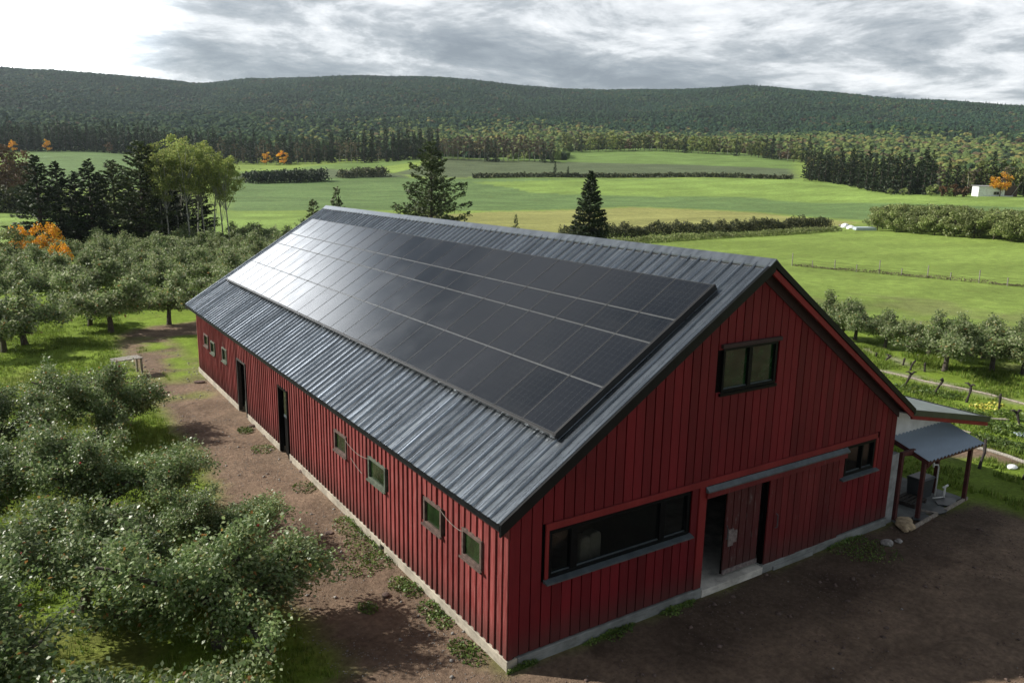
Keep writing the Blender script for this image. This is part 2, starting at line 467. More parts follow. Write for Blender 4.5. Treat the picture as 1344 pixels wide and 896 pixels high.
def leaves(name, stops, rough=.45, trans=.25, spec=.5, bigvar=.35, bigscale=.5, normal_up=0):
    mt, t, p, out = new_mat(name)
    g = t.new('ShaderNodeNewGeometry')
    isl = g.outputs['Random Per Island']
    c = t.ramp(isl, stops)
    oi = t.new('ShaderNodeObjectInfo')
    n = t.noise(t.vmath('ADD', g.outputs['Position'], oi.outputs['Location']), bigscale, 3, .6)
    f = t.math('MULTIPLY', t.smooth(n, .3, .7, 1-bigvar, 1+bigvar), t.math('ADD', .85, t.math('MULTIPLY', oi.outputs['Random'], .3)))
    s = t.vmath('SCALE', c); t.put(s.node.inputs['Scale'], f)
    t.link(s, p.inputs['Base Color'])
    p.inputs['Roughness'].default_value = rough; p.inputs['Specular IOR Level'].default_value = spec
    if trans:
        tr = t.new('ShaderNodeBsdfTranslucent'); t.link(s, tr.inputs[0])
        mx = t.new('ShaderNodeMixShader'); mx.inputs[0].default_value = trans
        t.link(p.outputs[0], mx.inputs[1]); t.link(tr.outputs[0], mx.inputs[2]); t.link(mx.outputs[0], out.inputs[0])
    return mt
M['apple_leaf'] = leaves('apple_leaf', [(0, (.085, .150, .045)), (.35, (.155, .225, .078)), (.7, (.235, .30, .125)), (.9, (.36, .42, .25)), (.97, (.27, .25, .07)), (1, (.30, .12, .04))], .42, .40, .60, .30, .6)
M['orchard_leaf'] = leaves('orchard_leaf', [(0, (.10, .165, .05)), (.35, (.18, .245, .09)), (.7, (.28, .33, .15)), (.95, (.40, .42, .28)), (.98, (.32, .28, .09)), (1, (.34, .16, .06))], .55, .42, .4, .25, .5)
M['spruce'] = leaves('spruce_needles', [(0, (.016, .030, .014)), (.6, (.030, .050, .020)), (1, (.050, .070, .028))], .6, .1, .3, .35, .35)
M['spruce_light'] = leaves('light_spruce_needles', [(0, (.030, .050, .020)), (.6, (.060, .085, .030)), (1, (.10, .115, .045))], .6, .15, .3, .35, .35)
M['aspen_leaf'] = leaves('aspen_leaf', [(0, (.18, .25, .07)), (.5, (.27, .33, .10)), (1, (.38, .39, .12))], .6, .5, .3, .2, .4)
M['willow_leaf'] = leaves('hedge_leaf', [(0, (.14, .19, .055)), (.6, (.24, .29, .10)), (1, (.38, .40, .18))], .5, .35, .4, .3, .2)
M['scrub_leaf'] = leaves('scrub_leaf', [(0, (.035, .05, .02)), (.6, (.075, .09, .04)), (1, (.16, .16, .07))], .6, .1, .3, .35, .3)
M['orange_leaf'] = leaves('orange_leaf', [(0, (.62, .20, .02)), (.5, (.78, .42, .03)), (1, (.82, .55, .06))], .5, .3, .3, .2, .6)
M['russet_leaf'] = leaves('russet_leaf', [(0, (.09, .045, .025)), (.6, (.15, .08, .04)), (1, (.12, .12, .05))], .6, .15, .3, .35, .15)
M['weed_leaf'] = leaves('weed_leaf', [(0, (.06, .11, .02)), (.6, (.11, .18, .035)), (1, (.19, .24, .06))], .5, .25, .4, .3, .8)
M['grass_blade'] = leaves('grass_blade', [(0, (.10, .17, .02)), (.6, (.17, .26, .035)), (1, (.28, .31, .07))], .6, .3, .25, .3, .5)
M['yellow_flower'] = simple('yellow_leaves', (.42, .40, .06), .6, 0, .2, 4, 0)

# ground: colour comes from the kind of surface at each vertex (attribute Col) broken up by noise
def ground_mat():
    mt, t, p, out = new_mat('ground')
    a = t.new('ShaderNodeAttribute', attribute_name='Col').outputs['Color']
    di = t.new('ShaderNodeAttribute', attribute_name='soil').outputs['Fac']
    g = t.new('ShaderNodeNewGeometry').outputs['Position']
    n_f = t.noise(g, 7.0, 8, .72)
    n_m = t.noise(g, .9, 6, .62, .4)
    n_l = t.noise(g, .06, 5, .6, .5)
    n_x = t.noise(t.scalev(g, (.02, .11, .05)), 1.0, 5, .6, .6)
    k = t.math('MULTIPLY', t.smooth(n_f, .3, .72, .70, 1.28), t.smooth(n_m, .3, .7, .80, 1.18))
    k = t.math('MULTIPLY', k, t.smooth(n_l, .3, .7, .85, 1.14))
    k = t.math('MULTIPLY', k, t.smooth(n_x, .3, .7, .86, 1.12))
    s = t.vmath('SCALE', a); t.put(s.node.inputs['Scale'], k)
    # drier, yellower patches in the turf
    dry = t.math('MULTIPLY', t.smooth(t.noise(g, .35, 6, .65, .6), .52, .70, 0, .38), t.math('SUBTRACT', 1.0, di, clamp=True))
    hs = t.mix(dry, s, t.mix(.55, s, (.22, .21, .06)))
    # gravel and clods on bare soil
    vor = t.new('ShaderNodeTexVoronoi'); t.link(g, vor.inputs['Vector']); vor.inputs['Scale'].default_value = 16
    peb = t.math('MULTIPLY', t.smooth(vor.outputs['Distance'], .24, .10, 0, 1), t.smooth(t.noise(g, 2.2, 4, .7), .54, .66))
    hs = t.mix(t.math('MULTIPLY', t.math('MULTIPLY', peb, di), .55), hs, (.24, .20, .18))
    damp = t.math('MULTIPLY', t.smooth(t.noise(t.scalev(g, (.55, .35, 1)), 1.3, 6, .65, .8), .52, .72), di)
    hs = t.mix(t.math('MULTIPLY', damp, .5), hs, (.045, .028, .022))
    t.link(hs, p.inputs['Base Color'])
    p.inputs['Roughness'].default_value = .95; p.inputs['Specular IOR Level'].default_value = .12
    h = t.math('ADD', n_f, t.math('MULTIPLY', t.noise(g, 30, 4, .7), .5))
    bump(t, p, h, .95, .075)
    return mt
M['ground'] = ground_mat()
M['far_ground'] = M['ground']

# ------------------------------------------------------------------ the ground sheet
def axis_vals(fine, half, growth, end, start_neg=None):
    a = [0.0]; 
    while a[-1] < half: a.append(a[-1]+fine)
    while a[-1] < end: a.append(a[-1]+max(fine, growth*a[-1]))
    return a
up_ = axis_vals(.36, 20, .022, 2900)
U = np.array([-v for v in up_[:0:-1]]+up_)
vp_ = axis_vals(.30, 56, .0125, 2900)
V_ = np.array([-1500, -600, -250, -100, -50, -25, -12, -6, -3]+vp_)
uu, vv = np.meshgrid(U, V_, indexing='xy')
X = CAM[0]+uu*GR[0]+vv*GC[0]; Y = CAM[1]+uu*GR[1]+vv*GC[1]
Zg = zt(X, Y)
def inpoly(x, y, poly):
    c = np.zeros(x.shape, bool); n = len(poly)
    for i in range(n):
        x1, y1 = poly[i][:2]; x2, y2 = poly[(i+1) % n][:2]
        cond = ((y1 > y) != (y2 > y))
        with np.errstate(divide='ignore', invalid='ignore'):
            xs = (x2-x1)*(y-y1)/(y2-y1+1e-12)+x1
        c ^= cond & (x < xs)
    return c
def W(poly): return [at(*p)[:2] for p in poly]
KIND = ['pasture', 'orchard_grass', 'dirt_yard', 'dirt_track', 'hay_field', 'green_crop_field', 'ploughed_field', 'upper_pasture', 'hillside', 'gravel_strip', 'lit_meadow', 'dark_yard']
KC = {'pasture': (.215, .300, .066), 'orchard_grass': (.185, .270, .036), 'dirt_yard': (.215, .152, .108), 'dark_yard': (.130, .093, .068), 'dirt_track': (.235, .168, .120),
      'hay_field': (.275, .28, .095), 'green_crop_field': (.130, .205, .072), 'ploughed_field': (.105, .135, .070), 'upper_pasture': (.155, .24, .065),
      'hillside': (.035, .055, .025), 'gravel_strip': (.30, .275, .22), 'lit_meadow': (.215, .315, .075)}  # the meadow grass is a fresher green than the pasture
dd = np.hypot(X-CAM[0], Y-CAM[1])
wob = np.clip(dd/50, .55, 6)
Xw = X+fbm(X/wob*1.1, Y/wob*1.1, 4)*.9*wob; Yw = Y+fbm(X/wob*1.1+40, Y/wob*1.1+9, 4)*.9*wob
K = np.zeros(X.shape, int)
def paint(kind, poly, warp=1.0):
    K[inpoly(X+(Xw-X)*warp, Y+(Yw-Y)*warp, poly)] = KIND.index(kind)
K[dd > 720] = KIND.index('hillside')
K[(dd < 75)] = KIND.index('orchard_grass')
paint('pasture', [(20, -60), (20, -12), (34, 4), (42, 14), (45, 30), (30, 60), (60, 90), (400, 60), (400, -200)])
paint('pasture', W([(296, 329), (440, 300), (470, 262), (1100, 262), (1344, 290), (1500, 330), (1344, 430), (1080, 400)]), .3)
paint('green_crop_field', W([(296, 236), (520, 233), (700, 234), (1050, 236), (1344, 256), (1600, 300), (1344, 296), (1140, 289), (1000, 278), (820, 272), (640, 276), (440, 275), (296, 277)]), .3)
paint('lit_meadow', W([(620, 240), (760, 235), (1050, 236), (1344, 257), (1600, 290), (1344, 271), (1150, 266), (980, 258), (830, 258), (700, 252)]), .8)
paint('hay_field', W([(540, 284), (640, 277), (830, 273), (1000, 279), (1130, 292), (1085, 299), (800, 306), (560, 312)]), .3)
paint('lit_meadow', W([(296, 329), (296, 278), (440, 277), (560, 283), (470, 305)]), .3)
paint('upper_pasture', W([(300, 226), (448, 214), (560, 205), (740, 207), (735, 196), (800, 194), (1045, 204), (1045, 224), (900, 217), (740, 213), (600, 208), (500, 219), (310, 236)]), .2)
paint('ploughed_field', W([(590, 208), (740, 213), (900, 216), (1040, 222), (1046, 235), (900, 232), (740, 233), (560, 233), (516, 227)]), .2)
paint('ploughed_field', W([(300, 228), (420, 221), (516, 227), (540, 233), (296, 236)]), .2)
paint('green_crop_field', W([(25, 192), (170, 196), (200, 215), (200, 245), (25, 250)]), .2)
paint('lit_meadow', W([(-60, 256), (40, 256), (40, 264), (-60, 264)]), .2)
paint('ploughed_field', W([(-60, 264), (40, 264), (60, 278), (-60, 279)]), .2)
paint('lit_meadow', W([(-60, 281), (300, 279), (300, 322), (-60, 318)]), .3)
# bare ground round the barn (world metres)
paint('dirt_track', [(-2.3, 38.6), (-2.5, 34), (-2.5, 30), (-2.7, 22), (-2.6, 16), (-3.1, 10), (-3.4, 6), (-2.9, 3.3), (-2.6, 1.0), (-3.6, -3), (0, -3), (0, .4), (14, .5), (14, 28.5), (.3, 28.5), (.2, 37), (9, 38.5), (22, 37), (22, 40.5), (6, 42), (0, 41.2)], .45)
paint('dirt_yard', [(-3.0, 1.6), (-.9, -.1), (.2, .1), (13.2, .1), (17.1, -.5), (17.3, -2.6), (22, -5), (30, -9), (34, -30), (-16, -40), (-10, -8)], .45)
paint('dark_yard', [(1.5, .1), (13.2, .1), (17.1, -.5), (17.2, -1.6), (14.5, -2.2), (11.5, -1.9), (8.5, -2.4), (5.5, -1.9), (3, -2.2)], .7)  # shade along the gable foot, put into a darker soil colour
for poly in ([(-1.7, 33.6), (-.2, 33.8), (-.1, 35.6), (-1.2, 36.2)], [(-.95, 29.0), (-.1, 28.6), (-.05, 31.4), (-.8, 31.6)], [(-1.3, 26.8), (-.3, 27.5), (-.3, 28.4), (-1.2, 28.2)]):
    paint('orchard_grass', poly, .5)
paint('dirt_track', W([(1180, 560), (1250, 575), (1300, 590), (1344, 603), (1344, 612), (1290, 604), (1235, 600)]), .5)
for poly in ([(1150, 483), (1190, 492), (1240, 503), (1300, 517), (1344, 529), (1344, 531.5), (1290, 519), (1230, 505.5), (1180, 493.5), (1150, 486)],
             [(1110, 448), (1155, 463), (1195, 476), (1215, 486), (1180, 475), (1135, 458.5)]):
    paint('gravel_strip', W(poly), .25)
KCa = np.array([KC[k] for k in KIND], dtype=np.float32)
C = KCa[K].copy()
# worn, mixed margins: blend track and grass by noise
soil = np.isin(K, [KIND.index(k) for k in ('dirt_yard', 'dirt_track', 'gravel_strip', 'dark_yard')]).astype(np.float32)
mixn = fbm(X*.55+3, Y*.55, 5)
tr = (K == KIND.index('dirt_track')) & (Y > 23) & (Y < 38) & (X > -2.2) & (X < .3) & (mixn > .02)
C[tr] = C[tr]*.5+KCa[1]*.5
og = (K == KIND.index('orchard_grass')) & (X < -3.6) & (X > -30) & (Y < 32) & (fbm(X*.8, Y*.8+30, 4) > .12)
C[og] = C[og]*.55+np.array((.16, .11, .06))*.45
vin = (K == KIND.index('pasture')) & (dd < 75) & (fbm(X*.5+11, Y*.5+30, 4) > .10)
C[vin] = C[vin]*.6+np.array((.20, .17, .10))*.4
mg = (K == KIND.index('pasture')) | (K == KIND.index('lit_meadow'))
C[mg] *= (1+.22*fbm(X/14, Y/14+70, 4)[mg])[:, None]
# wheel ruts pressed into the yard
yd = np.isin(K, [KIND.index('dirt_yard'), KIND.index('dark_yard')]) & (dd < 45)
for off in (0, 1.55, 3.6, 5.1):
    yc = -3.3-off-.13*(X-4)+.012*(X-8)**2+.25*fbm(X*.25+off, X*0+3, 3)
    q_ = np.exp(-((Y-yc)/.17)**2)*(.55+.45*np.clip(fbm(X*.5+off*3, Y*.5, 3)*3+.6, 0, 1))*yd
    Zg = Zg-.08*q_+.035*np.exp(-((np.abs(Y-yc)-.34)/.12)**2)*yd
    C *= (1-.30*q_)[..., None]
tk = (K == KIND.index('dirt_track')) & (Y < 34)
for off in (-1.05, -2.15):
    q_ = np.exp(-((X-off-.2*fbm(Y*.2, Y*0+off, 3))/.20)**2)*tk*np.clip(fbm(Y*.4+off, X*.5, 3)*3+.6, 0, 1)
    Zg = Zg-.035*q_; C *= (1-.12*q_)[..., None]
# soften colour edges slightly
for _ in range(1):
    Cp = C.copy()
    C[1:-1, 1:-1] = (Cp[1:-1, 1:-1]*2+Cp[:-2, 1:-1]+Cp[2:, 1:-1]+Cp[1:-1, :-2]+Cp[1:-1, 2:])/6
nu, nv = len(U), len(V_)
idx = np.arange(nu*nv).reshape(nv, nu)
quads = np.stack([idx[:-1, :-1], idx[:-1, 1:], idx[1:, 1:], idx[1:, :-1]], -1).reshape(-1, 4)
Kf = K[:-1, :-1].ravel()
Vall = np.stack([X, Y, Zg], -1).reshape(-1, 3)
Call = np.concatenate([C.reshape(-1, 3), np.ones((nu*nv, 1))], 1).astype(np.float32)
soilv = soil.reshape(-1)
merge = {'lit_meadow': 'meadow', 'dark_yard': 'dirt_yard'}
names = sorted(set(merge.get(k, k) for k in KIND))
for nm in names:
    ids = [i for i, k in enumerate(KIND) if merge.get(k, k) == nm]
    q = quads[np.isin(Kf, ids)]
    if not len(q): continue
    used, inv = np.unique(q, return_inverse=True)
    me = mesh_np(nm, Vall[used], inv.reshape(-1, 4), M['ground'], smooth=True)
    ca = me.color_attributes.new('Col', 'FLOAT_COLOR', 'POINT'); ca.data.foreach_set('color', Call[used].ravel())
    sa = me.attributes.new('soil', 'FLOAT', 'POINT'); sa.data.foreach_set('value', soilv[used])
    tag(obj(nm, me), kind='structure')

# ------------------------------------------------------------------ the barn
W_, L_ = 13.0, 27.8
RX, RZ, EX, EZ = 6.79, 7.91, -.38, 3.32
SL = (RZ-EZ)/(RX-EX)
EX2, EZ2 = 13.32, 3.50
SR = (RZ-EZ2)/(EX2-RX)
Y0, Y1 = -.27, 28.1
def roofz(x): return RZ-SL*(RX-x) if x < RX else RZ-SR*(x-RX)
barn = empty('barn', (0, 0, 0), 0, 'long red board-clad barn with a dark steel gable roof beside the dirt yard', 'barn')

gable = MB().box(.0, W_, .05, .12, .2, 2.9).mesh('tmp', M['dark_recess'])
def wall_part(name, mb, mat): return mb.build(name, mat, barn)
# sheathing behind the gable boards, with the openings left open
OPEN = [(.95, 4.85, 1.76, 2.79), (5.43, 7.62, .0, 2.62), (10.70, 12.0, 1.96, 2.79), (5.66, 7.43, 5.0, 5.98)]
def clipped_columns(x0, x1, opens, z0, topf):
    """free vertical stretches of a strip between openings"""
    segs = [(z0, None)]
    for (a, b, c, d) in opens:
        if x1 > a+1e-4 and x0 < b-1e-4:
            ns = []
            for (s0, s1) in segs:
                top = topf if s1 is None else s1
                if s0 < c: ns.append((s0, c))
                if s1 is None: ns.append((max(s0, d), None))
                elif s1 > d: ns.append((max(s0, d), s1))
            segs = ns
    return [s for s in segs if s[1] is None or s[1]-s[0] > .02]
g = MB()
xs = sorted({0.0, W_, RX}|{v for o in OPEN for v in o[:2]}|{.3*i for i in range(1, 44) if .3*i < W_})
for a, b in zip(xs[:-1], xs[1:]):
    for (s0, s1) in clipped_columns(a, b, OPEN, .2, 9):
        ta = roofz(a)-.12 if s1 is None else s1; tb = roofz(b)-.12 if s1 is None else s1
        g.prism([(a, .04, s0), (b, .04, s0), (b, .04, tb), (a, .04, ta)], [(a, .16, s0), (b, .16, s0), (b, .16, tb), (a, .16, ta)])
gable_wall = g.build('gable_wall', M['dark_recess'], barn)
def gboard(x0, x1, s0, s1, y=None, mat=None, parent=None, name='board', th=.034):
    y = random.uniform(-.004, .004) if y is None else y
    gw = random.uniform(.012, .017)
    g0, g1 = x0+gw, x1-gw
    ta = roofz(g0)-.14 if s1 is None else s1; tb = roofz(g1)-.14 if s1 is None else s1
    mb = MB().prism([(g0, y, s0), (g1, y, s0), (g1, y, tb), (g0, y, ta)], [(g0, y+th, s0), (g1, y+th, s0), (g1, y+th, tb), (g0, y+th, ta)])
    return mb.build(name, mat or M['red'], parent or gable_wall)
TR0, TR1 = 2.81, 2.965
n = 50; pit = W_/n
edges = [i*pit for i in range(n+1)]
for i in range(n):
    a, b = edges[i], edges[i+1]
    if b <= .80:
        gboard(a, b, .26, None)
        continue
    if a >= 12.2:
        gboard(a, b, .26, None); continue
    for (s0, s1) in clipped_columns(a, b, [OPEN[3]], TR1, None): gboard(a, b, s0, s1)
    bb = b-.0
    # below the trim board
    if 5.0 < bb and a < 10.90: 
        continue
    for (s0, s1) in clipped_columns(a, b, [(.93, 4.87, 1.70, 2.81), (10.68, 12.02, 1.88, 2.81)], .26, TR0):
        gboard(a, b, s0, TR0 if s1 is None else s1)
gboard(4.94, 5.16, .26, TR0); gboard(5.16, 5.43, .26, TR0, y=-.03, mat=M['red_trim'], name='door_post', th=.07)
# far leaf: weathered sliding leaf, closed
leaf2 = MB().box(7.62, 10.68, .03, .06, .24, 2.6).build('sliding_door', M['dark_recess'], barn)
leaf2['label'] = 'closed red sliding leaf with peeling paint'
k = 12; xs2 = [7.64+i*(10.66-7.64)/k for i in range(k+1)]
for i in range(k): gboard(xs2[i], xs2[i+1], .22+random.uniform(-.02, .02), 2.56, y=-.03+random.uniform(-.004, .004), mat=M['red_worn'], parent=leaf2)
hp = MB(); hp.tube([(7.95, -.05, 1.55), (7.95, -.11, 1.52), (7.95, -.11, 1.2), (7.95, -.05, 1.17)], .014, 6)
hp.build('handle', M['grey_sill'], leaf2)
# open leaf: pushed half open inside the doorway
leaf1 = MB().box(6.29, 7.54, .165, .19, .27, 2.52).build('open_door', M['dark_recess'], barn)
leaf1['label'] = 'weathered dark door leaf with bare grey patch'
k = 5; xs2 = [6.29+i*(7.54-6.29)/k for i in range(k+1)]
for i in range(k): gboard(xs2[i], xs2[i+1], .28, 2.52, y=.125, mat=M['door_worn'], parent=leaf1)
MB().box(6.29, 7.54, .10, .124, .27, .38).build('bottom_rail', M['twigs'], leaf1)
hp = MB().tube([(6.34, .11, 1.55), (6.30, .03, 1.5), (6.30, .03, 1.25), (6.34, .11, 1.2)], .014, 6); hp.build('handle', M['grey_sill'], leaf1)
# bare weathered boards patch: thin worn planks nailed over the leaf
pp = MB().box(6.42, 6.60, .100, .123, .98, 1.42); pp.box(6.605, 6.72, .102, .123, 1.05, 1.36); pp.build('patch_board', M['twigs'], leaf1)
# trim board across the gable
MB().box(.84, 12.06, -.045, .0, TR0, TR1).build('trim_board', M['red_trim'], barn, bevel=.006)
gboard(10.69, edges[42], .26, 1.88)
MB().box(12.03, 12.15, -.035, .0, 1.9, TR0).build('trim_board', M['red_trim'], barn, bevel=.006)
MB().box(.84, .93, -.035, .0, 1.76, TR0).build('trim_board', M['red_trim'], barn, bevel=.006)
# sliding rail with its little metal ledge
rail = MB().box(5.36, 10.66, -.10, -.045, 2.52, 2.66).build('door_rail', M['red_worn'], barn, bevel=.006)
rc = MB().prism([(5.34, -.05, 2.80), (5.34, -.15, 2.715), (5.34, -.15, 2.68), (5.34, -.05, 2.665)], [(10.68, -.05, 2.80), (10.68, -.15, 2.715), (10.68, -.15, 2.68), (10.68, -.05, 2.665)])
rc.build('rail_cover', M['grey_sill'], rail)

def window_g(x0, x1, z0, z1, cuts, sillx, sillz, frame, panemat, hang=0):
    """window in the gable: frame, panes, sill"""
    f = MB(); y0, y1 = -.025, .10
    f.box(x0, x1, y0, y1, z1-.07, z1); f.box(x0, x1, y0, y1, z0, z0+.07)
    f.box(x0, x0+.07, y0, y1, z0+.07, z1-.07); f.box(x1-.07, x1, y0, y1, z0+.07, z1-.07)
    pn = []; xa = x0+.07
    for (c0, c1) in cuts:
        f.box(c0, c1, y0+.004, y1, z0+.07, z1-.07); pn.append((xa, c0)); xa = c1
    pn.append((xa, x1-.07))
    wobj = f.build('window', frame, barn, bevel=.004)
    for a, b in pn:
        MB().box(a+.001, b-.001, .045, .055, z0+.071, z1-.071).build('pane', panemat, wobj)
        # inner bead with light lower edge
        MB().box(a, b, .012, .044, z0+.071, z0+.092).build('sash_bead', M['grey_sill'], wobj)
    if sillx:
        MB().prism([(sillx[0], -.0, sillz+.075), (sillx[0], -.15, sillz+.03), (sillx[0], -.15, sillz), (sillx[0], .0, sillz)],
                   [(sillx[1], -.0, sillz+.075), (sillx[1], -.15, sillz+.03), (sillx[1], -.15, sillz), (sillx[1], .0, sillz)]).build('sill', M['grey_sill'], wobj)
    return wobj
w1 = window_g(.94, 4.86, 1.76, 2.79, [(1.49, 1.66), (3.96, 4.12)], (.82, 4.95), 1.685, M['black_frame'], M['pane_dark'])
w1['label'] = 'long black ribbon window with three panes'
w2 = window_g(10.69, 12.01, 1.96, 2.79, [(11.42, 11.47)], (10.50, 12.14), 1.885, M['black_frame'], M['pane_dark'])
w3 = window_g(5.62, 7.46, 4.98, 6.02, [(6.48, 6.60)], None, 0, M['black_frame'], M['pane_attic'])
w3['label'] = 'small black attic window of two panes'
MB().box(5.54, 7.56, -.07, .0, 6.02, 6.11).build('header', M['soffit'], w3)
MB().box(5.56, 7.50, -.06, .0, 4.91, 4.98).build('sill', M['black_frame'], w3)
# window sack seen behind the ribbon window
sk = MB()
for x0, y0, ww in ((2.02, .35, .30), (2.34, .42, .34)):
    sk.prism([(x0, y0, 1.2), (x0+ww, y0, 1.2), (x0+ww, y0, 2.12), (x0+ww-.06, y0, 2.2), (x0+.05, y0, 2.18), (x0, y0, 2.1)],
             [(x0, y0+.3, 1.2), (x0+ww, y0+.3, 1.2), (x0+ww, y0+.3, 2.10), (x0+ww-.06, y0+.3, 2.17), (x0+.05, y0+.3, 2.15), (x0, y0+.3, 2.08)])
tag(sk.build('paper_sack', M['cream'], bevel=.03), 'pale cream paper sacks standing inside the long ribbon window', 'sack')
tag(MB().box(1.6, 3.2, .30, .85, .9, 1.19).box(1.65, 1.75, .35, .8, .22, .9).box(3.05, 3.15, .35, .8, .22, .9).build('work_bench', M['old_frame']), 'dark wooden bench just inside the long ribbon window', 'bench')

# side wall towards the orchard: board and batten
SO = [(8.36, 9.26, 1.82, 2.40, 'old'), (5.72, 6.78, 1.76, 2.37, 'green'), (2.72, 3.55, 1.80, 2.42, 'old'), (.98, 1.76, 1.76, 2.38, 'old'),
      (25.3, 26.1, 1.68, 2.22, 'old'), (24.06, 24.80, 1.58, 2.12, 'green'), (21.9, 22.66, 1.66, 2.24, 'green')]
DO = [(19.04, 20.22, .08, 2.20), (13.76, 14.69, .04, 2.38)]
ZS = 3.35
openS = [(a, b, c, d) for a, b, c, d, _ in SO]+DO
def seg_side(y0, y1, z0, z1):
    segs = [(z0, z1)]
    for (a, b, c, d) in openS:
        if y1 > a+.005 and y0 < b-.005:
            ns = []
            for s0, s1 in segs:
                if s0 < c: ns.append((s0, min(c, s1)))
                if s1 > d: ns.append((max(d, s0), s1))
            segs = ns
    return [s for s in segs if s[1]-s[0] > .03]
g = MB()
ys = sorted({0.0, L_}|{v for o in openS for v in o[:2]})
for a, b in zip(ys[:-1], ys[1:]):
    for s0, s1 in seg_side(a, b, .2, ZS): g.box(.045, .16, a, b, s0, s1)
side_wall = g.build('side_wall', M['dark_recess'], barn)
nb = 111; pb = L_/nb
cache = {}
def sboard(name, y0, y1, x, th, z0, z1):
    key = (name, round(y1-y0, 3), round(z1-z0, 3))
    if key not in cache: cache[key] = MB().box(0, th, 0, y1-y0, 0, z1-z0).mesh(name, M['red_side'])
    return obj(name, cache[key], side_wall, (x, y0, z0))
for i in range(nb):
    a, b = i*pb, (i+1)*pb
    for s0, s1 in seg_side(a+.02, b-.02, .25, ZS):
        sboard('board', a+.006, b-.006, random.uniform(.0, .010), .03, s0, s1)
    if i:
        hw = .026+random.uniform(-.004, .005)
        for s0, s1 in seg_side(a-hw, a+hw, .245, ZS):
            sboard('batten', a-hw, a+hw, -.030+random.uniform(-.003, .003), .031, s0, s1)
MB().box(-.034, -.001, -.004, .11, .25, ZS).build('corner_board', M['red_side'], barn)
MB().box(-.001, .10, -.036, -.006, .25, 3.3).build('corner_board', M['red'], barn)
for (a, b, c, d, kind) in SO:
    fm = M['old_frame'] if kind == 'old' else M['green_frame']
    f = MB(); x0, x1 = -.055, .08; t_ = .055
    f.box(x0, x1, a-.02, b+.02, d-t_, d+.02); f.box(x0, x1, a-.02, b+.02, c-.02, c+t_)
    f.box(x0, x1, a-.02, a+t_, c+t_, d-t_); f.box(x0, x1, b-t_, b+.02, c+t_, d-t_)
    wo_ = f.build('window', fm, barn, bevel=.005)
    MB().box(.0, .012, a+t_, b-t_, c+t_, d-t_).build('pane', M['pane_green'], wo_)
    MB().box(-.10, -.055, a-.06, b+.06, c-.05, c-.01).build('sill', fm, wo_)
# two tall door openings in the side wall
for j, (a, b, c, d) in enumerate(DO):
    f = MB(); f.box(-.05, .10, a-.05, a+.03, c, d); f.box(-.05, .10, b-.03, b+.05, c, d); f.box(-.05, .10, a-.05, b+.05, d, d+.07)
    fr = f.build('door_frame', M['dark_bark'] if j == 0 else M['black_frame'], barn)
    if j == 0:
        st = MB()
        for kz in range(13): st.box(.16, .30, b-.75, b-.38+random.uniform(-.05, .04), .3+kz*.14, .37+kz*.14)
        st.build('stacked_slats', M['pale_wood'], fr)
        MB().box(.10, .12, b-.70, b-.45, .1, .55).build('door_leaf', M['green_frame'], fr)
    else:
        MB().box(.04, .07, a+.04, b-.38, c, d-.95).build('door_leaf', M['black_frame'], fr)
        MB().box(.04, .07, a+.04, b-.38, d-.92, d-.02).build('pane', M['pane_green'], fr)
        MB().box(.02, .04, a+.04, b-.38, d-.98, d-.90).build('door_rail', M['grey_sill'], fr)
# remaining walls
MB().box(W_-.16, W_-.001, .16, L_-.16, .2, 3.45).build('rear_wall', M['red'], barn)
g = MB()
g.prism([(0.0, L_-.001, .2), (W_, L_-.001, .2), (W_, L_-.001, roofz(W_)-.13), (RX, L_-.001, RZ-.14), (0, L_-.001, roofz(0)-.13)],
        [(0.0, L_-.16, .2), (W_, L_-.16, .2), (W_, L_-.16, roofz(W_)-.13), (RX, L_-.16, RZ-.14), (0, L_-.16, roofz(0)-.13)])
g.build('far_gable_wall', M['red_side'], barn)
# plinth
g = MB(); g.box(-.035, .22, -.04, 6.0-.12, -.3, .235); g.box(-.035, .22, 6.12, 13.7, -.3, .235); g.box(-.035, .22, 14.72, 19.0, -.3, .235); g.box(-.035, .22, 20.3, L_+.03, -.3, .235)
g.box(-.03, .22, 5.88, 6.12, .15, .235)
g.build('side_plinth', M['plinth_side'], barn, bevel=.012)
MB().box(.05, .2, 5.86, 6.14, -.05, .15).build('vent_opening', M['dark_recess'], barn)
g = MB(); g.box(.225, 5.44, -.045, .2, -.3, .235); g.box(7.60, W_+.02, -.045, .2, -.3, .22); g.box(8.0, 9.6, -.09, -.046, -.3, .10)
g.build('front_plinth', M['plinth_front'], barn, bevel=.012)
MB().box(5.442, 7.598, -.06, .3, -.3, .185).build('threshold', M['slab'], barn)
MB().box(.24, W_-.2, .3, L_-.2, -.2, .18).build('floor', M['slab'], barn)
MB().box(.17, W_-.17, 5.2, 5.3, .181, 3.4).build('inner_wall', M['interior'], barn)
MB().box(4.2, 4.3, .31, 5.19, .181, 3.0).build('inner_wall', M['interior'], barn)

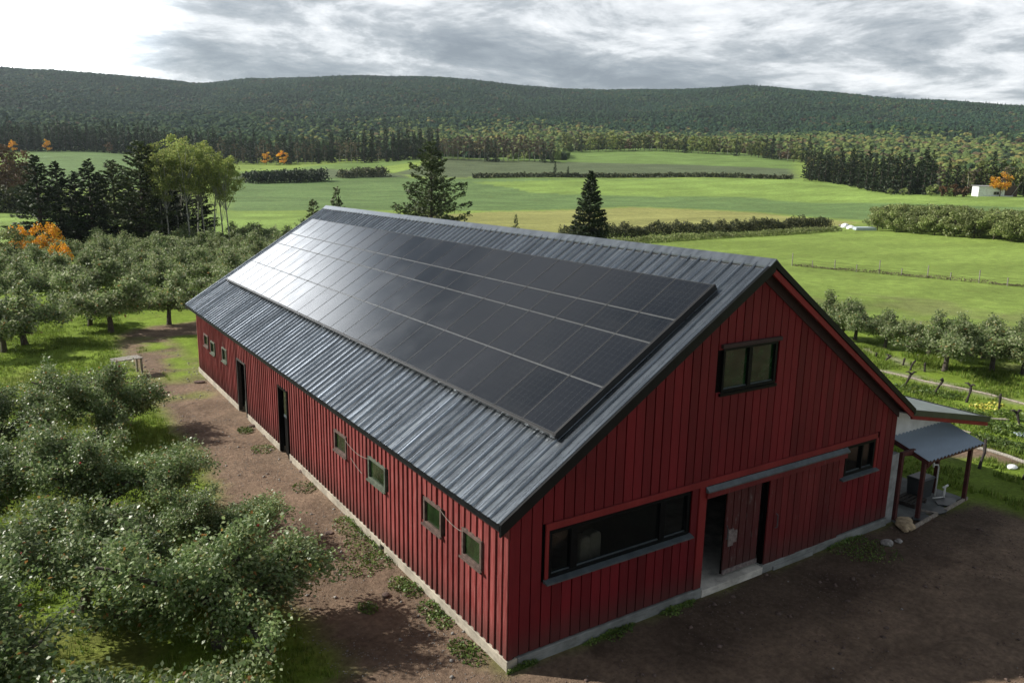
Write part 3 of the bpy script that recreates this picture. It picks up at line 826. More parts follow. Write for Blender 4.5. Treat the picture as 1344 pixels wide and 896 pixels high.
# roof: deck, sheets, trims
g = MB()
for (xa, xb) in ((EX+.02, RX), (RX, EX2-.02)):
    za, zb = roofz(xa)-.03, roofz(xb)-.03
    g.prism([(xa, Y0+.06, za-.14), (xb, Y0+.06, zb-.14), (xb, Y0+.06, zb-.012), (xa, Y0+.06, za-.012)],
            [(xa, Y1-.06, za-.14), (xb, Y1-.06, zb-.14), (xb, Y1-.06, zb-.012), (xa, Y1-.06, za-.012)])
roof = g.build('roof', M['soffit'], barn)
SLEN = math.hypot(RX-EX, RZ-EZ)
sw = .335
def sheet_mesh(seed):
    r = random.Random(seed); nx = 9
    prof = [(0, .0), (.030, .0), (.048, .046), (.080, .048), (.100, .004), (.165, .001), (.185, .010), (.205, .010), (.225, .001), (.300, .0), (sw, .0)]
    V = []; F = []; ph = r.random()*6; am = r.uniform(.002, .006)
    for i in range(nx+1):
        t = i/nx*SLEN
        wav = am*math.sin(t*2.1+ph)+am*.6*math.sin(t*4.7+ph*2)
        for (y, z) in prof:
            mid = math.sin(math.pi*y/sw)
            V.append((t, y+.004*math.sin(t*1.3+ph)*mid, z+wav*mid))
    k = len(prof)
    for i in range(nx):
        for j in range(k-1): F.append((i*k+j, (i+1)*k+j, (i+1)*k+j+1, i*k+j+1))
    me = bpy.data.meshes.new('roof_sheet'); me.from_pydata(V, [], F); me.materials.append(M['roof'])
    me.update(); return me
sms = [sheet_mesh(i) for i in range(7)]
ang = math.atan(SL)
yy = Y0; 
while yy < Y1-.02:
    o = obj('roof_sheet', random.choice(sms), roof, (EX, yy, EZ+random.uniform(-.003, .003)))
    o.rotation_euler = (random.uniform(-.012, .012), -ang, 0)
    yy += sw
g = MB()
yy = Y0
g.prism([(RX, Y0, RZ), (EX2, Y0, EZ2), (EX2, Y0, EZ2-.028), (RX, Y0, RZ-.028)], [(RX, Y1, RZ), (EX2, Y1, EZ2), (EX2, Y1, EZ2-.028), (RX, Y1, RZ-.028)])
while yy < Y1:
    g.prism([(RX, yy, RZ+.0), (RX, yy+.05, RZ+.03), (RX, yy+.10, RZ+.0)], [(EX2, yy, EZ2+.0), (EX2, yy+.05, EZ2+.03), (EX2, yy+.10, EZ2)]); yy += sw
g.build('rear_roof_sheet', M['roof'], roof)
# ridge cap
g = MB()
g.prism([(RX-.20, Y0-.03, RZ-.20*SL+.045), (RX, Y0-.03, RZ+.075), (RX+.2, Y0-.03, RZ-.2*SR+.045), (RX+.2, Y0-.03, RZ-.2*SR+.015), (RX, Y0-.03, RZ+.04), (RX-.20, Y0-.03, RZ-.20*SL+.015)],
        [(RX-.20, Y1+.03, RZ-.20*SL+.045), (RX, Y1+.03, RZ+.075), (RX+.2, Y1+.03, RZ-.2*SR+.045), (RX+.2, Y1+.03, RZ-.2*SR+.015), (RX, Y1+.03, RZ+.04), (RX-.20, Y1+.03, RZ-.20*SL+.015)])
g.build('ridge_cap', M['ridge'], roof)
g = MB(); g.box(RX-.23, RX-.18, Y0, Y1, RZ-.2*SL-.02, RZ-.2*SL+.012); g.build('ridge_gap_strip', M['panel_edge'], roof)
# eave trim and rake trims
MB().box(EX-.02, EX+.012, Y0, Y1, EZ-.11, EZ-.008).build('eave_trim', M['black_metal'], roof)
MB().box(EX2-.02, EX2+.02, Y0, Y1, EZ2-.16, EZ2+.0).build('eave_trim', M['black_metal'], roof)
def rake(xa, xb, y, th, top, bot):
    za, zb = roofz(xa), roofz(xb)
    return MB().prism([(xa, y, za+bot), (xb, y, zb+bot), (xb, y, zb+top), (xa, y, za+top)], [(xa, y+th, za+bot), (xb, y+th, zb+bot), (xb, y+th, zb+top), (xa, y+th, za+top)])
rake(EX-.02, RX, Y0-.03, .058, .045, -.21).build('rake_trim', M['black_metal'], roof)
rake(RX, EX2+.03, Y0-.03, .058, .045, -.11).build('rake_trim', M['black_metal'], roof)
rake(RX-.02, EX2+.01, Y0+.0, .055, -.113, -.27).build('barge_board', M['red_trim'], roof)
rake(EX-.02, RX, Y1-.03, .058, .045, -.2).build('rake_trim', M['grey_sill'], roof)
rake(RX, EX2+.03, Y1-.03, .058, .045, -.2).build('rake_trim', M['black_metal'], roof)

rake(RX, W_-.01, -.035, .03, -.15, -.46).build('frieze_board', M['soffit'], roof)
rake(EX+.45, RX, -.035, .03, -.15, -.40).build('frieze_board', M['soffit'], roof)

# ------------------------------------------------------------------ solar array on the roof
arr = empty('solar_array', (EX, 0, EZ), 0, 'black solar array of four rows of panels laid over the barn roof', 'solar panels')
arr.rotation_euler = (0, -ang, 0)       # local x runs up the slope, local y along the barn
RH = .145
ca = math.cos(ang)
rows = [((1.42-EX)/ca, (2.66-EX)/ca), ((2.66-EX)/ca, (3.93-EX)/ca), ((3.93-EX)/ca, (4.62-EX)/ca), ((4.62-EX)/ca, (5.74-EX)/ca)]
PP = 1.15; A0, NC = .46, 23
def panel_mesh(h, wd):
    f = MB(); t_ = .035; b_ = .012
    # frame ring, then glass: local x along the row, y up the slope
    f.box(0, wd, 0, b_, 0, t_); f.box(0, wd, h-b_, h, 0, t_); f.box(0, b_, b_, h-b_, 0, t_); f.box(wd-b_, wd, b_, h-b_, 0, t_)
    nf = len(f.f)
    f.box(b_, wd-b_, b_, h-b_, .004, t_-.004, 1)
    return f.mesh('solar_panel', [M['panel_frame'], M['solar']])
for (a, b) in rows:
    pm = panel_mesh(b-a-.022, PP-.014)
    for c in range(NC):
        o = obj('solar_panel', pm, arr, (a+.011, A0+(c+1)*PP-.007, RH+random.uniform(-.0015, .0015)))
        o.rotation_euler = (random.uniform(-.0018, .0018), random.uniform(-.0018, .0018), -math.pi/2)
g = MB(); xa, xb = rows[0][0]-.03, rows[-1][1]+.02; ya, yb = A0-.05, A0+NC*PP+.04
g.box(xa, xb, ya, ya+.045, .03, RH+.037); g.box(xa, xb, yb-.04, yb, .03, RH+.03); g.box(xa, xa+.04, ya+.045, yb-.04, .03, RH-.037)
g.build('array_skirt', M['panel_edge'], arr)
MB().box(xa-.03, xa+.028, ya-.03, yb, RH-.035, RH+.037).build('edge_strip', M['panel_edge'], arr)
for (a, b) in rows:
    MB().box(a+.15, a+.20, ya+.05, yb-.05, .04, RH-.002).build('mounting_rail', M['panel_edge'], arr)
for c in range(NC+1):
    pass
cl_ = MB()
for (a, b) in rows[1:]:
    for c in range(0, NC+1, 1):
        if random.random() < .6: cl_.box(a-.02, a+.02, A0+c*PP-.02, A0+c*PP+.02, RH+.03, RH+.043)
tag(cl_.build('panel_clamps', M['panel_frame'], arr), kind='stuff')
# thin light gutters between rows
for (a, b) in rows[1:]:
    MB().box(a-.006, a+.006, A0, A0+NC*PP, RH+.012, RH+.031).build('row_joint', M['joint_alu'], arr)

# cables slung between the side windows
def cable(p, q, sag, n=10):
    pts = [tuple(Vector(p).lerp(Vector(q), i/n)-Vector((0, 0, sag*4*(i/n)*(1-i/n)))) for i in range(n+1)]
    return MB().tube(pts, .006, 4)
cable((-.06, 8.35, 2.33), (-.06, 6.8, 2.30), .10).build('cable', M['pale_wood'], barn)
cable((-.06, 2.72, 2.42), (-.06, 1.78, 2.30), .06).build('cable', M['pale_wood'], barn)
cable((-.06, 8.0, 1.95), (-.06, 7.2, 1.75), .03).build('cable', M['pale_wood'], barn)
cable((-.06, 22.4, 2.55), (-.06, 21.9, 1.9), .05).build('cable', M['pale_wood'], barn)

# ------------------------------------------------------------------ lean-to and porch on the far side
AX0, AZ0, AX1, AZ1 = 13.30, 3.46, 17.72, 2.56
def az(x): return AZ0+(AZ1-AZ0)*(x-AX0)/(AX1-AX0)
lean = empty('lean_to', (13.3, 0, 0), 0, 'open lean-to with white upper wall built against the right side of the barn', 'shed')
def L(mb, name, mat, par=lean, **k):
    mb.v = [(x-par.location.x, y-par.location.y, z-par.location.z) for x, y, z in mb.v] if isinstance(par, bpy.types.Object) and par.type == 'EMPTY' else mb.v
    return mb.build(name, mat, par, **k)
L(MB().prism([(AX0, -.22, AZ0-.03), (AX1, -.22, AZ1-.03), (AX1, -.22, AZ1), (AX0, -.22, AZ0)], [(AX0, 11, AZ0-.03), (AX1, 11, AZ1-.03), (AX1, 11, AZ1), (AX0, 11, AZ0)]), 'roof', M['annex_roof'])
L(MB().prism([(AX0, -.27, az(AX0)-.14), (AX1+.05, -.27, az(AX1)-.15), (AX1+.05, -.27, az(AX1)+.03), (AX0, -.27, az(AX0)+.03)],
             [(AX0, -.221, az(AX0)-.14), (AX1+.05, -.221, az(AX1)-.15), (AX1+.05, -.221, az(AX1)+.03), (AX0, -.221, az(AX0)+.03)]), 'fascia', M['green_black'])
L(MB().prism([(AX0, -.24, az(AX0)-.25), (AX1, -.24, az(AX1)-.27), (AX1, -.24, az(AX1)-.152), (AX0, -.24, az(AX0)-.142)],
             [(AX0, -.19, az(AX0)-.25), (AX1, -.19, az(AX1)-.27), (AX1, -.19, az(AX1)-.152), (AX0, -.19, az(AX0)-.142)]), 'barge_board', M['red_trim'])
L(MB().box(AX1, AX1+.05, -.22, 11, az(AX1)-.14, az(AX1)+.02), 'gutter', M['black_metal'])
L(MB().prism([(13.02, -.18, az(13.3)-.06), (AX1-.02, -.18, az(AX1)-.06), (AX1-.02, -.18, az(AX1)-.035), (13.02, -.18, az(13.3)-.035)],
             [(13.02, 10.9, az(13.3)-.06), (AX1-.02, 10.9, az(AX1)-.06), (AX1-.02, 10.9, az(AX1)-.035), (13.02, 10.9, az(13.3)-.035)]), 'soffit', M['grey_wall'])
L(MB().prism([(13.02, .70, 2.02), (16.95, .70, 2.02), (16.95, .70, az(16.95)-.20), (13.02, .70, 3.25)], [(13.02, .80, 2.02), (16.95, .80, 2.02), (16.95, .80, az(16.95)-.20), (13.02, .80, 3.25)]), 'upper_wall', M['white_wall'])
L(MB().prism([(13.02, .66, az(13.3)-.18), (17.35, .66, az(17.35)-.18), (17.35, .66, az(17.35)-.07), (13.02, .66, az(13.3)-.06)],
             [(13.02, .84, az(13.3)-.18), (17.35, .84, az(17.35)-.18), (17.35, .84, az(17.35)-.07), (13.02, .84, az(13.3)-.06)]), 'wall_beam', M['grey_wall'])
L(MB().box(13.01, 13.36, .02, .69, 0, 2.12), 'corner_pier', M['grey_wall'])
L(MB().box(13.02, 16.9, .84, 6.0, -.1, .06), 'floor_slab', M['slab_grey'])
L(MB().box(17.0, 17.12, 10.0, 10.12, 0, 2.5), 'post', M['red_post'])
L(MB().box(17.0, 17.12, 5.0, 5.12, 0, 2.5), 'post', M['red_post'])
L(MB().box(13.02, 13.12, .9, 10.8, 0, 3.2), 'side_wall', M['grey_wall'])

porch = empty('porch', (13.4, -.6, 0), 0, 'small porch with blue-grey corrugated roof on dark red posts right of the barn', 'porch')
PX0, PX1, PY0, PY1, PZ0, PZ1 = 14.0, 17.08, -.50, .69, 1.92, 2.30
def pm_(mb, name, mat, **k): return L(mb, name, mat, porch, **k)
g = MB(); nr = 16; k = nr*4
top = []
for i in range(k+1):
    x = PX0+(PX1-PX0)*i/k; zz = .032*math.sin(i/4*2*math.pi)
    top.append((x, zz))
a = [(x, PY0-.02, PZ0+z) for x, z in top]; b = [(x, PY1, PZ1+z) for x, z in top]
fs = [(i, i+1, k+2+i, k+1+i) for i in range(k)]
g.add(a+b, fs); g.add([(x, y, z-.012) for x, y, z in a+b], [f[::-1] for f in fs])
pm_(g, 'roof_sheet', M['porch_roof'])
pm_(MB().prism([(PX0, PY0, PZ0-.025), (PX0, PY1, PZ1-.025), (PX0, PY1, PZ1-.17), (PX0, PY0, PZ0-.13)], [(PX0+.05, PY0, PZ0-.025), (PX0+.05, PY1, PZ1-.025), (PX0+.05, PY1, PZ1-.17), (PX0+.05, PY0, PZ0-.13)]), 'side_beam', M['red_post'])
pm_(MB().box(PX0+.05, PX1, PY0+.01, PY0+.06, PZ0-.10, PZ0-.022), 'front_beam', M['red_post'])
for (x, y, h) in ((13.50, .02, 2.05), (14.16, -.30, 1.84), (16.80, -.28, 1.84), (16.52, .52, 2.1)):
    pm_(MB().box(x-.055, x+.055, y-.055, y+.055, 0, h), 'post', M['red_post'], bevel=.008)
pm_(MB().box(13.44, 14.1, -.04, .06, 2.0, 2.12), 'cross_beam', M['red_post'])
pm_(MB().prism([(13.5, .0, 2.10), (14.05, .0, 2.02), (14.05, .0, 1.92), (13.5, .0, 2.0)], [(13.5, .05, 2.10), (14.05, .05, 2.02), (14.05, .05, 1.92), (13.5, .05, 2.0)]), 'brace', M['red_post'])
pm_(MB().box(13.40, 16.95, -.20, .83, -.1, .045), 'slab', M['slab_grey'])
pm_(MB().prism([(14.16, -.31, 1.55), (14.22, -.31, 1.5), (14.42, -.45, 1.80), (14.36, -.45, 1.84)], [(14.16, -.27, 1.55), (14.22, -.27, 1.5), (14.42, -.41, 1.80), (14.36, -.41, 1.84)]), 'brace', M['red_post'])
# timber edging
def bar(p, q, wd, z0, z1, mat, name, label=None, cat=None, group=None, parent=None):
    p = Vector(p); q = Vector(q); d = (q-p).normalized(); nrm = Vector((-d.y, d.x))*wd/2
    pts = [p+nrm, q+nrm, q-nrm, p-nrm]
    o = MB().prism([(v.x, v.y, z0) for v in pts], [(v.x, v.y, z1) for v in pts]).build(name, mat, parent, bevel=.006)
    return tag(o, label, cat, group)
e = at(1180, 690), at(1264, 655)
bar((13.25, -.62), (15.0, -.44), .07, 0, .10, M['timber'], 'timber_edging', 'pale timber edging board lying before the left porch posts', 'board')
bar((15.0, -.44), (14.75, .0), .07, .0, .09, M['timber'], 'timber_edging', 'short pale timber edging returning under the porch', 'board')
bar((15.45, -.42), (17.0, -.28), .07, 0, .10, M['timber'], 'timber_edging', 'pale timber edging board lying by the right porch post', 'board')
for j, (x, y, a_, b_, lb) in enumerate(((14.3, -.33, .55, .18, 'dark rubber mat behind the left timber edging'), (15.25, -.35, .6, .18, 'dark rubber mat in the gap between the timber edgings'), (16.1, -.1, .7, .24, 'dark rubber mat nearest the right porch post'))):
    g = MB(); N = 14
    g.prism([(x+a_*.6*math.cos(i*2*math.pi/N)*(1+.1*math.sin(i*3)), y+b_*math.sin(i*2*math.pi/N), .046) for i in range(N)], [(x+a_*.6*math.cos(i*2*math.pi/N)*(1+.1*math.sin(i*3)), y+b_*math.sin(i*2*math.pi/N), .075) for i in range(N)])
    tag(g.build('rubber_mat', M['dark_plastic']), lb, 'mat')
# things standing under the porch
bn = empty('storage_bin', (15.85, .62, .05), 0, 'dark grey storage bin under the porch roof', 'bin')
g = MB().prism([(-.33, -.22, 0), (.33, -.22, 0), (.33, .22, 0), (-.33, .22, 0)], [(-.36, -.25, .62), (.36, -.25, .62), (.36, .25, .62), (-.36, .25, .62)]); g.build('bin_body', M['dark_plastic'], bn, bevel=.02)
MB().prism([(-.39, -.28, .622), (.39, -.28, .622), (.39, .28, .622), (-.39, .28, .622)], [(-.34, -.23, .67), (.34, -.23, .67), (.34, .23, .67), (-.34, .23, .67)]).build('lid', M['dark_plastic'], bn)
tag(MB().tube([(16.28, .34, .05), (16.28, .34, 1.0), (16.22, .34, 1.1), (15.96, .34, 1.15)], .022, 7).tube([(15.96, .34, 1.08), (15.96, .34, 1.22)], .03, 7).build('stand_pipe', M['white_pipe'], smooth=True), 'white stand pipe with a bent top beside the dark bin', 'pipe')
tag(MB().tube([(16.35, .1, .05), (16.35, .1, .42)], .028, 7).tube([(16.22, .1, .42), (16.5, .1, .45)], .035, 7).tube([(16.3, .1, .1), (15.9, .2, .12)], .02, 6).build('water_tap', M['white_pipe'], smooth=True), 'short white water tap near the right porch post', 'tap')
pl_ = empty('pallet', (15.1, .45, .05), .1, 'small dark wooden pallet under the porch', 'pallet')
for i in range(5): MB().box(-.4, .4, -.3+i*.14, -.2+i*.14, .10, .125).build('slat', M['dark_bark'], pl_)
for i in range(3): MB().box(-.4+i*.36, -.32+i*.36, -.3, .36, 0, .099).build('runner', M['dark_bark'], pl_)
def rock(seed, r, sq=.7, mat='stone', name='rock'):
    rr = random.Random(seed); bm = bmesh.new(); bmesh.ops.create_icosphere(bm, subdivisions=2, radius=r)
    f = [rr.uniform(1.5, 3)/r for _ in range(3)]; p = [rr.random()*6 for _ in range(3)]
    for v in bm.verts:
        s_ = 1+.22*math.sin(v.co.x*f[0]+p[0])*math.cos(v.co.y*f[1]+p[1])+.12*math.sin(v.co.z*f[2]*1.7+p[2])+rr.uniform(-.05, .05)
        v.co *= s_; v.co.z *= sq; v.co.x *= 1.2
    me = bpy.data.meshes.new(name); bm.to_mesh(me); bm.free(); me.materials.append(M[mat]); return me
for j, (x, y, r, lb) in enumerate(((13.62, -.22, .20, 'tan field stone at the foot of the leftmost porch post'), (13.35, -.42, .24, 'broad tan stone by the barn corner and the timber edging'), (13.12, -.55, .15, 'small tan stone under the barn corner'))):
    o = obj('rock', rock(j, r, .5, 'tan_stone')); o.location = (x, y, .08); tag(o, lb, 'stone')
o = obj('rock', rock(9, .16, .6, 'stone')); o.location = (11.9, -.75, .05); tag(o, 'pale grey stone in the weeds before the right end of the gable', 'stone')
o = obj('rock', rock(12, .10, .6, 'stone')); o.location = (12.3, -.85, .03); tag(o, 'small grey stone beside the pale one at the gable end', 'stone')
# barrow of sacks further in
bw = empty('barrow', (14.5, 2.0, .06), .3, 'yellow barrow standing in the lean-to behind the left posts', 'barrow')
MB().prism([(-.25, -.2, .45), (.3, -.2, .45), (.3, .2, .45), (-.25, .2, .45)], [(-.4, -.3, .75), (.45, -.3, .75), (.45, .3, .75), (-.4, .3, .75)]).build('tray', M['tan_stone'], bw)
MB().tube([(.2, -.15, .45), (-.9, -.28, .7)], .018, 6).build('handle', M['white_pipe'], bw); MB().tube([(.2, .15, .45), (-.9, .28, .7)], .018, 6).build('handle', M['white_pipe'], bw)
MB().tube([(.35, -.04, .2), (.35, .04, .2)], .2, 14).build('wheel', M['dark_plastic'], bw)
MB().tube([(-.2, -.18, .45), (-.25, -.22, 0)], .018, 6).build('leg', M['white_pipe'], bw); MB().tube([(-.2, .18, .45), (-.25, .22, 0)], .018, 6).build('leg', M['white_pipe'], bw)

# ------------------------------------------------------------------ vegetation generators
def unit(v): return v/np.maximum(np.linalg.norm(v, axis=-1, keepdims=True), 1e-9)
def leaf_quads(P, size, r, up=.5, aspect=.55, along=None, flat=0.0):
    """one folded four-cornered leaf at every point"""
    n = len(P)
    nrm = unit(r.normal(size=(n, 3))+np.array([0, 0, up]))
    d = r.normal(size=(n, 3)) if along is None else along+r.normal(size=(n, 3))*.45
    if flat: d[:, 2] *= 1-flat
    d = unit(d-nrm*np.sum(d*nrm, 1, keepdims=True)); s = np.cross(nrm, d)
    L_ = (size*r.uniform(.65, 1.3, n))[:, None]
    a = P-d*L_*.5; b = P+s*L_*aspect*.5+nrm*L_*.08; c = P+d*L_*.5; e_ = P-s*L_*aspect*.5+nrm*L_*.08
    V = np.stack([a, b, c, e_], 1).reshape(-1, 3)
    F = np.arange(4*n).reshape(n, 4)
    return V, F
def curve_pts(p, d, ln, bend, r, n=6, wob=.1):
    pts = [np.array(p, float)]; d = np.array(d, float); d /= np.linalg.norm(d)
    for i in range(n):
        d = d+np.array(bend)/n+r.normal(size=3)*wob/n*2; d /= np.linalg.norm(d)
        pts.append(pts[-1]+d*ln/n)
    return pts
def mesh_tris(me):
    return len(me.polygons)
def apple_tree(seed, H, R, nleaf, lsize, th=.95, fruit=0, spread=.13, lean=.1, sides=7, leaf='apple_leaf', skirt=.55):
    r = np.random.default_rng(seed)
    wood = MB(); bl = []; al = []
    tr = curve_pts((0, 0, -.15), (r.normal()*lean, r.normal()*lean, 1), th+.15, (0, 0, .1), r, 5, .12)
    r0 = .045+H*.028
    wood.tube([tuple(p) for p in tr], [r0*1.35]+[r0*(1-.08*i) for i in range(len(tr)-1)], sides)
    top = tr[-1]; ns = r.integers(5, 8)
    tips = []
    for i in range(ns+1):
        a = 2*math.pi*i/ns+r.normal()*.25
        if i == ns: d = (r.normal()*.2, r.normal()*.2, 1); ln = (H-th)*.60
        else:
            el = r.uniform(.35, .95); d = (math.cos(a), math.sin(a), el); ln = math.hypot(R*.82, (H-th)*.5)*r.uniform(.8, 1.1)
        p = curve_pts(top-np.array([0, 0, r.uniform(0, .3)]), d, ln, (0, 0, -.55 if i < ns else 0), r, 7, .35)
        wood.tube([tuple(q) for q in p], [r0*.62*(1-.8*j/7)+.008 for j in range(8)], 5)
        for k in range(11):
            t = r.uniform(.22, 1.0); q = p[0]*0; j = min(int(t*7), 6); q = p[j]+(p[j+1]-p[j])*(t*7-j)
            dd_ = p[min(j+1, 7)]-p[j]; dd_ = dd_/np.linalg.norm(dd_)
            side = unit(r.normal(size=3)+np.array([0, 0, .35])); ld = dd_*.6+side
            l2 = r.uniform(.5, 1.1)*R*.36
            p2 = curve_pts(q, ld, l2, (0, 0, r.uniform(-.9, .5)), r, 4, .4)
            wood.tube([tuple(v) for v in p2], [.016, .013, .010, .007, .004], 3, cap=False)
            for m_ in range(6):
                t2 = r.uniform(.15, 1.0)*4; jj = min(int(t2), 3); q2 = p2[jj]+(p2[jj+1]-p2[jj])*(t2-jj)
                l3 = r.uniform(.25, .6)*(R/2.2)
                p3 = curve_pts(q2, unit(r.normal(size=3)+np.array([0, 0, .3])), l3, (0, 0, r.uniform(-.5, .5)), r, 3, .4)
                tips.append(p3)
    T = np.array(tips)                      # k,4,3
    k = r.integers(0, len(T), nleaf); t = r.uniform(0, 3, nleaf); j = np.minimum(t.astype(int), 2); f = (t-j)[:, None]
    P = T[k, j]*(1-f)+T[k, j+1]*f+r.normal(size=(nleaf, 3))*spread*np.array([1, 1, .8])
    # crowns end softly: thin out what sticks below the skirt
    P = P[P[:, 2] > skirt*th+r.normal(size=len(P))*.15]
    along = unit(P-np.array([0, 0, H*.5]))*.7
    V, F = leaf_quads(P, lsize, r, .9, .62, along)
    crown = mesh_np('crown', V, F, M[leaf])
    wood_me = wood.mesh('trunk', M['bark'], True)
    fr = None
    if fruit:
        g_ = MB(); Q = T[r.integers(0, len(T), fruit), 2]+r.normal(size=(fruit, 3))*.08
        for q in Q:
            s_ = .038; x, y, z = q
            g_.add([(x-s_, y, z), (x, y-s_, z), (x+s_, y, z), (x, y+s_, z), (x, y, z-s_), (x, y, z+s_*.9)], [(0,1,5),(1,2,5),(2,3,5),(3,0,5),(1,0,4),(2,1,4),(3,2,4),(0,3,4)])
        fr = g_.mesh('apples', M['apple_red'], True)
    return wood_me, crown, fr
def place_tree(proto, name, loc, rz, sc, label, cat, group, parts=('trunk', 'crown', 'apples')):
    o = empty(name, loc, rz, label, cat, group)
    o.scale = (sc*random.uniform(.94, 1.06), sc*random.uniform(.94, 1.06), sc)
    for pn, me in zip(parts, proto):
        if me is None: continue
        c = obj(pn, me, o)
        if pn == 'apples': c['kind'] = 'stuff'
    return o

# ---- near orchard: leaf-by-leaf apple trees
hero = [apple_tree(11, 3.7, 2.45, 29000, .092, .95, 14), apple_tree(22, 3.5, 2.35, 28000, .092, .9, 10), apple_tree(35, 3.9, 2.5, 30000, .092, 1.0, 12)]
near = [
 (-4.65, 3.9, 1.02, 0, 'broad apple tree nearest the barn corner, with a forked trunk and red apples'),
 (-6.9, 6.9, .95, 1, 'apple tree just behind and left of the one nearest the barn corner'),
 (-5.9, 11.6, .92, 2, 'apple tree whose crown leans towards the track opposite the windows'),
 (-9.3, 3.0, 1.0, 2, 'apple tree at the lower left, second from the track in the front row'),
 (-10.6, 7.4, 1.0, 0, 'apple tree behind the lower left one, three trees in from the track'),
 (-8.6, 12.4, .98, 1, 'apple tree in the middle of the near orchard, second from the track'),
 (-5.2, 19.6, 1.0, 0, 'apple tree with a thick dark trunk beside the grass strip halfway up the track'),
 (-8.2, 18.6, .92, 2, 'apple tree left of the thick dark trunk halfway up the track'),
 (-12.2, 12.6, .92, 1, 'apple tree at the left picture edge in the middle of the near orchard'),
 (-11.3, 17.2, .86, 0, 'apple tree near the left edge behind the shaded gap in the orchard'),
 (-6.9, -.6, .98, 1, 'apple tree at the bottom edge left of the grassy gap'),
 (-3.9, 8.2, .62, 2, 'small low apple tree between the two largest beside the dirt track'),
]
for i, (x, y, s_, k, lb) in enumerate(near):
    place_tree(hero[k], 'apple_tree', (x, y, z1(x, y)), i*2.1+.4, s_, lb, 'apple tree', 'apple trees of the near orchard by the track')

# ---- orchard behind the barn and the one on the right
mk = dict(leaf='orchard_leaf', skirt=.92)
mid = [apple_tree(41, 4.4, 2.4, 9500, .17, 1.35, 0, .15, **mk), apple_tree(52, 4.6, 2.5, 9500, .17, 1.4, 0, .15, **mk), apple_tree(63, 4.2, 2.3, 9000, .17, 1.3, 0, .15, **mk), apple_tree(74, 4.5, 2.6, 9500, .17, 1.35, 0, .15, **mk)]
def mid_tree(px, py, i, lb, s_=1.0, grp='apple trees beyond the far end of the barn'):
    x, y, z = at(px, py)
    place_tree(mid[i % 4], 'apple_tree', (x, y, z), i*1.7, s_, lb, 'apple tree', grp)
mid_tree(33, 452, 0, 'apple tree with a forked trunk at the left edge across the grass lane', 1.05)
mid_tree(146, 437, 1, 'apple tree with a straight trunk at the bend of the track', 1.0)
mid_tree(118, 428, 2, 'apple tree with a thin dark trunk left of the one at the bend', .9)
mid_tree(222, 426, 3, 'round apple tree with a low fork beside the track near the barn eave', .92)
mid_tree(5, 462, 2, 'apple tree cut by the left picture edge across the grass lane', 1.0)
mid_tree(292, 404, 1, 'apple tree showing just above the far eave of the barn', .9)
def ozone(px):
    for a, w_ in ((20, 'at the left picture edge'), (60, 'below the orange maple'), (110, 'beside the grass alley'), (160, 'below the pointed spruce'), (215, 'below the olive spruces'), (260, 'below the aspen trunks'), (310, 'below the stone row')):
        if px < a: return w_
    return 'behind the barn roof edge'
ii = 0
for r_ in range(9):
    for c_ in range(13):
        y = 51.0+r_*4.4; x = -30+c_*4.6+(r_ % 2)*1.5+r_*.6
        x += random.uniform(-.5, .5); y += random.uniform(-.5, .5)
        d_ = np.array([x-CAM[0], y-CAM[1], 0]); dep = d_@Fw; px = 672+FPX*(d_@R2)/dep
        if px < -60 or px > 400 or (r_ > 6 and px < 80): continue
        row_n = ['nearest', 'second', 'third', 'fourth', 'fifth', 'sixth', 'seventh', 'eighth', 'ninth'][r_]
        if 55 < px < 90 and r_ < 7 and r_ > 0 and random.random() < .85: continue   # the grass alley
        place_tree(mid[ii % 4], 'apple_tree', (x, y, z1(x, y)), ii*1.9, random.uniform(.90, 1.06), f'grey-green apple tree in the {row_n} row of the dense orchard '+ozone(px), 'apple tree', f'{row_n} row apple trees '+ozone(px))
        ii += 1
right = [(1239, 487, 1.0, 'apple tree with a straight dark trunk standing foremost of the right-hand orchard'), (1217, 467, .95, 'apple tree close behind the foremost one of the right-hand orchard'),
 (1161, 457, .8, 'small apple tree standing apart left of the foremost right-hand one'), (1302, 486, .98, 'apple tree with a twisted trunk right of the foremost one'),
 (1290, 470, .9, 'apple tree behind the twisted trunk in the right-hand orchard'), (1100, 447, .95, 'apple tree half hidden by the barn roof at the left end of the right-hand row'),
 (1122, 446, .85, 'dense apple tree next to the barn roof in the right-hand row'), (1342, 492, .95, 'apple tree cut by the right picture edge'), (1350, 470, .9, 'apple tree at the right picture edge behind another'),
 (1075, 430, .9, 'apple tree whose top just shows over the barn roof'), (1262, 462, .8, 'apple tree tucked between the foremost and the twisted one')]
for i, (px, py, s_, lb) in enumerate(right):
    mid_tree(px, py, i+1, lb, s_*.80, 'apple trees of the right-hand orchard')

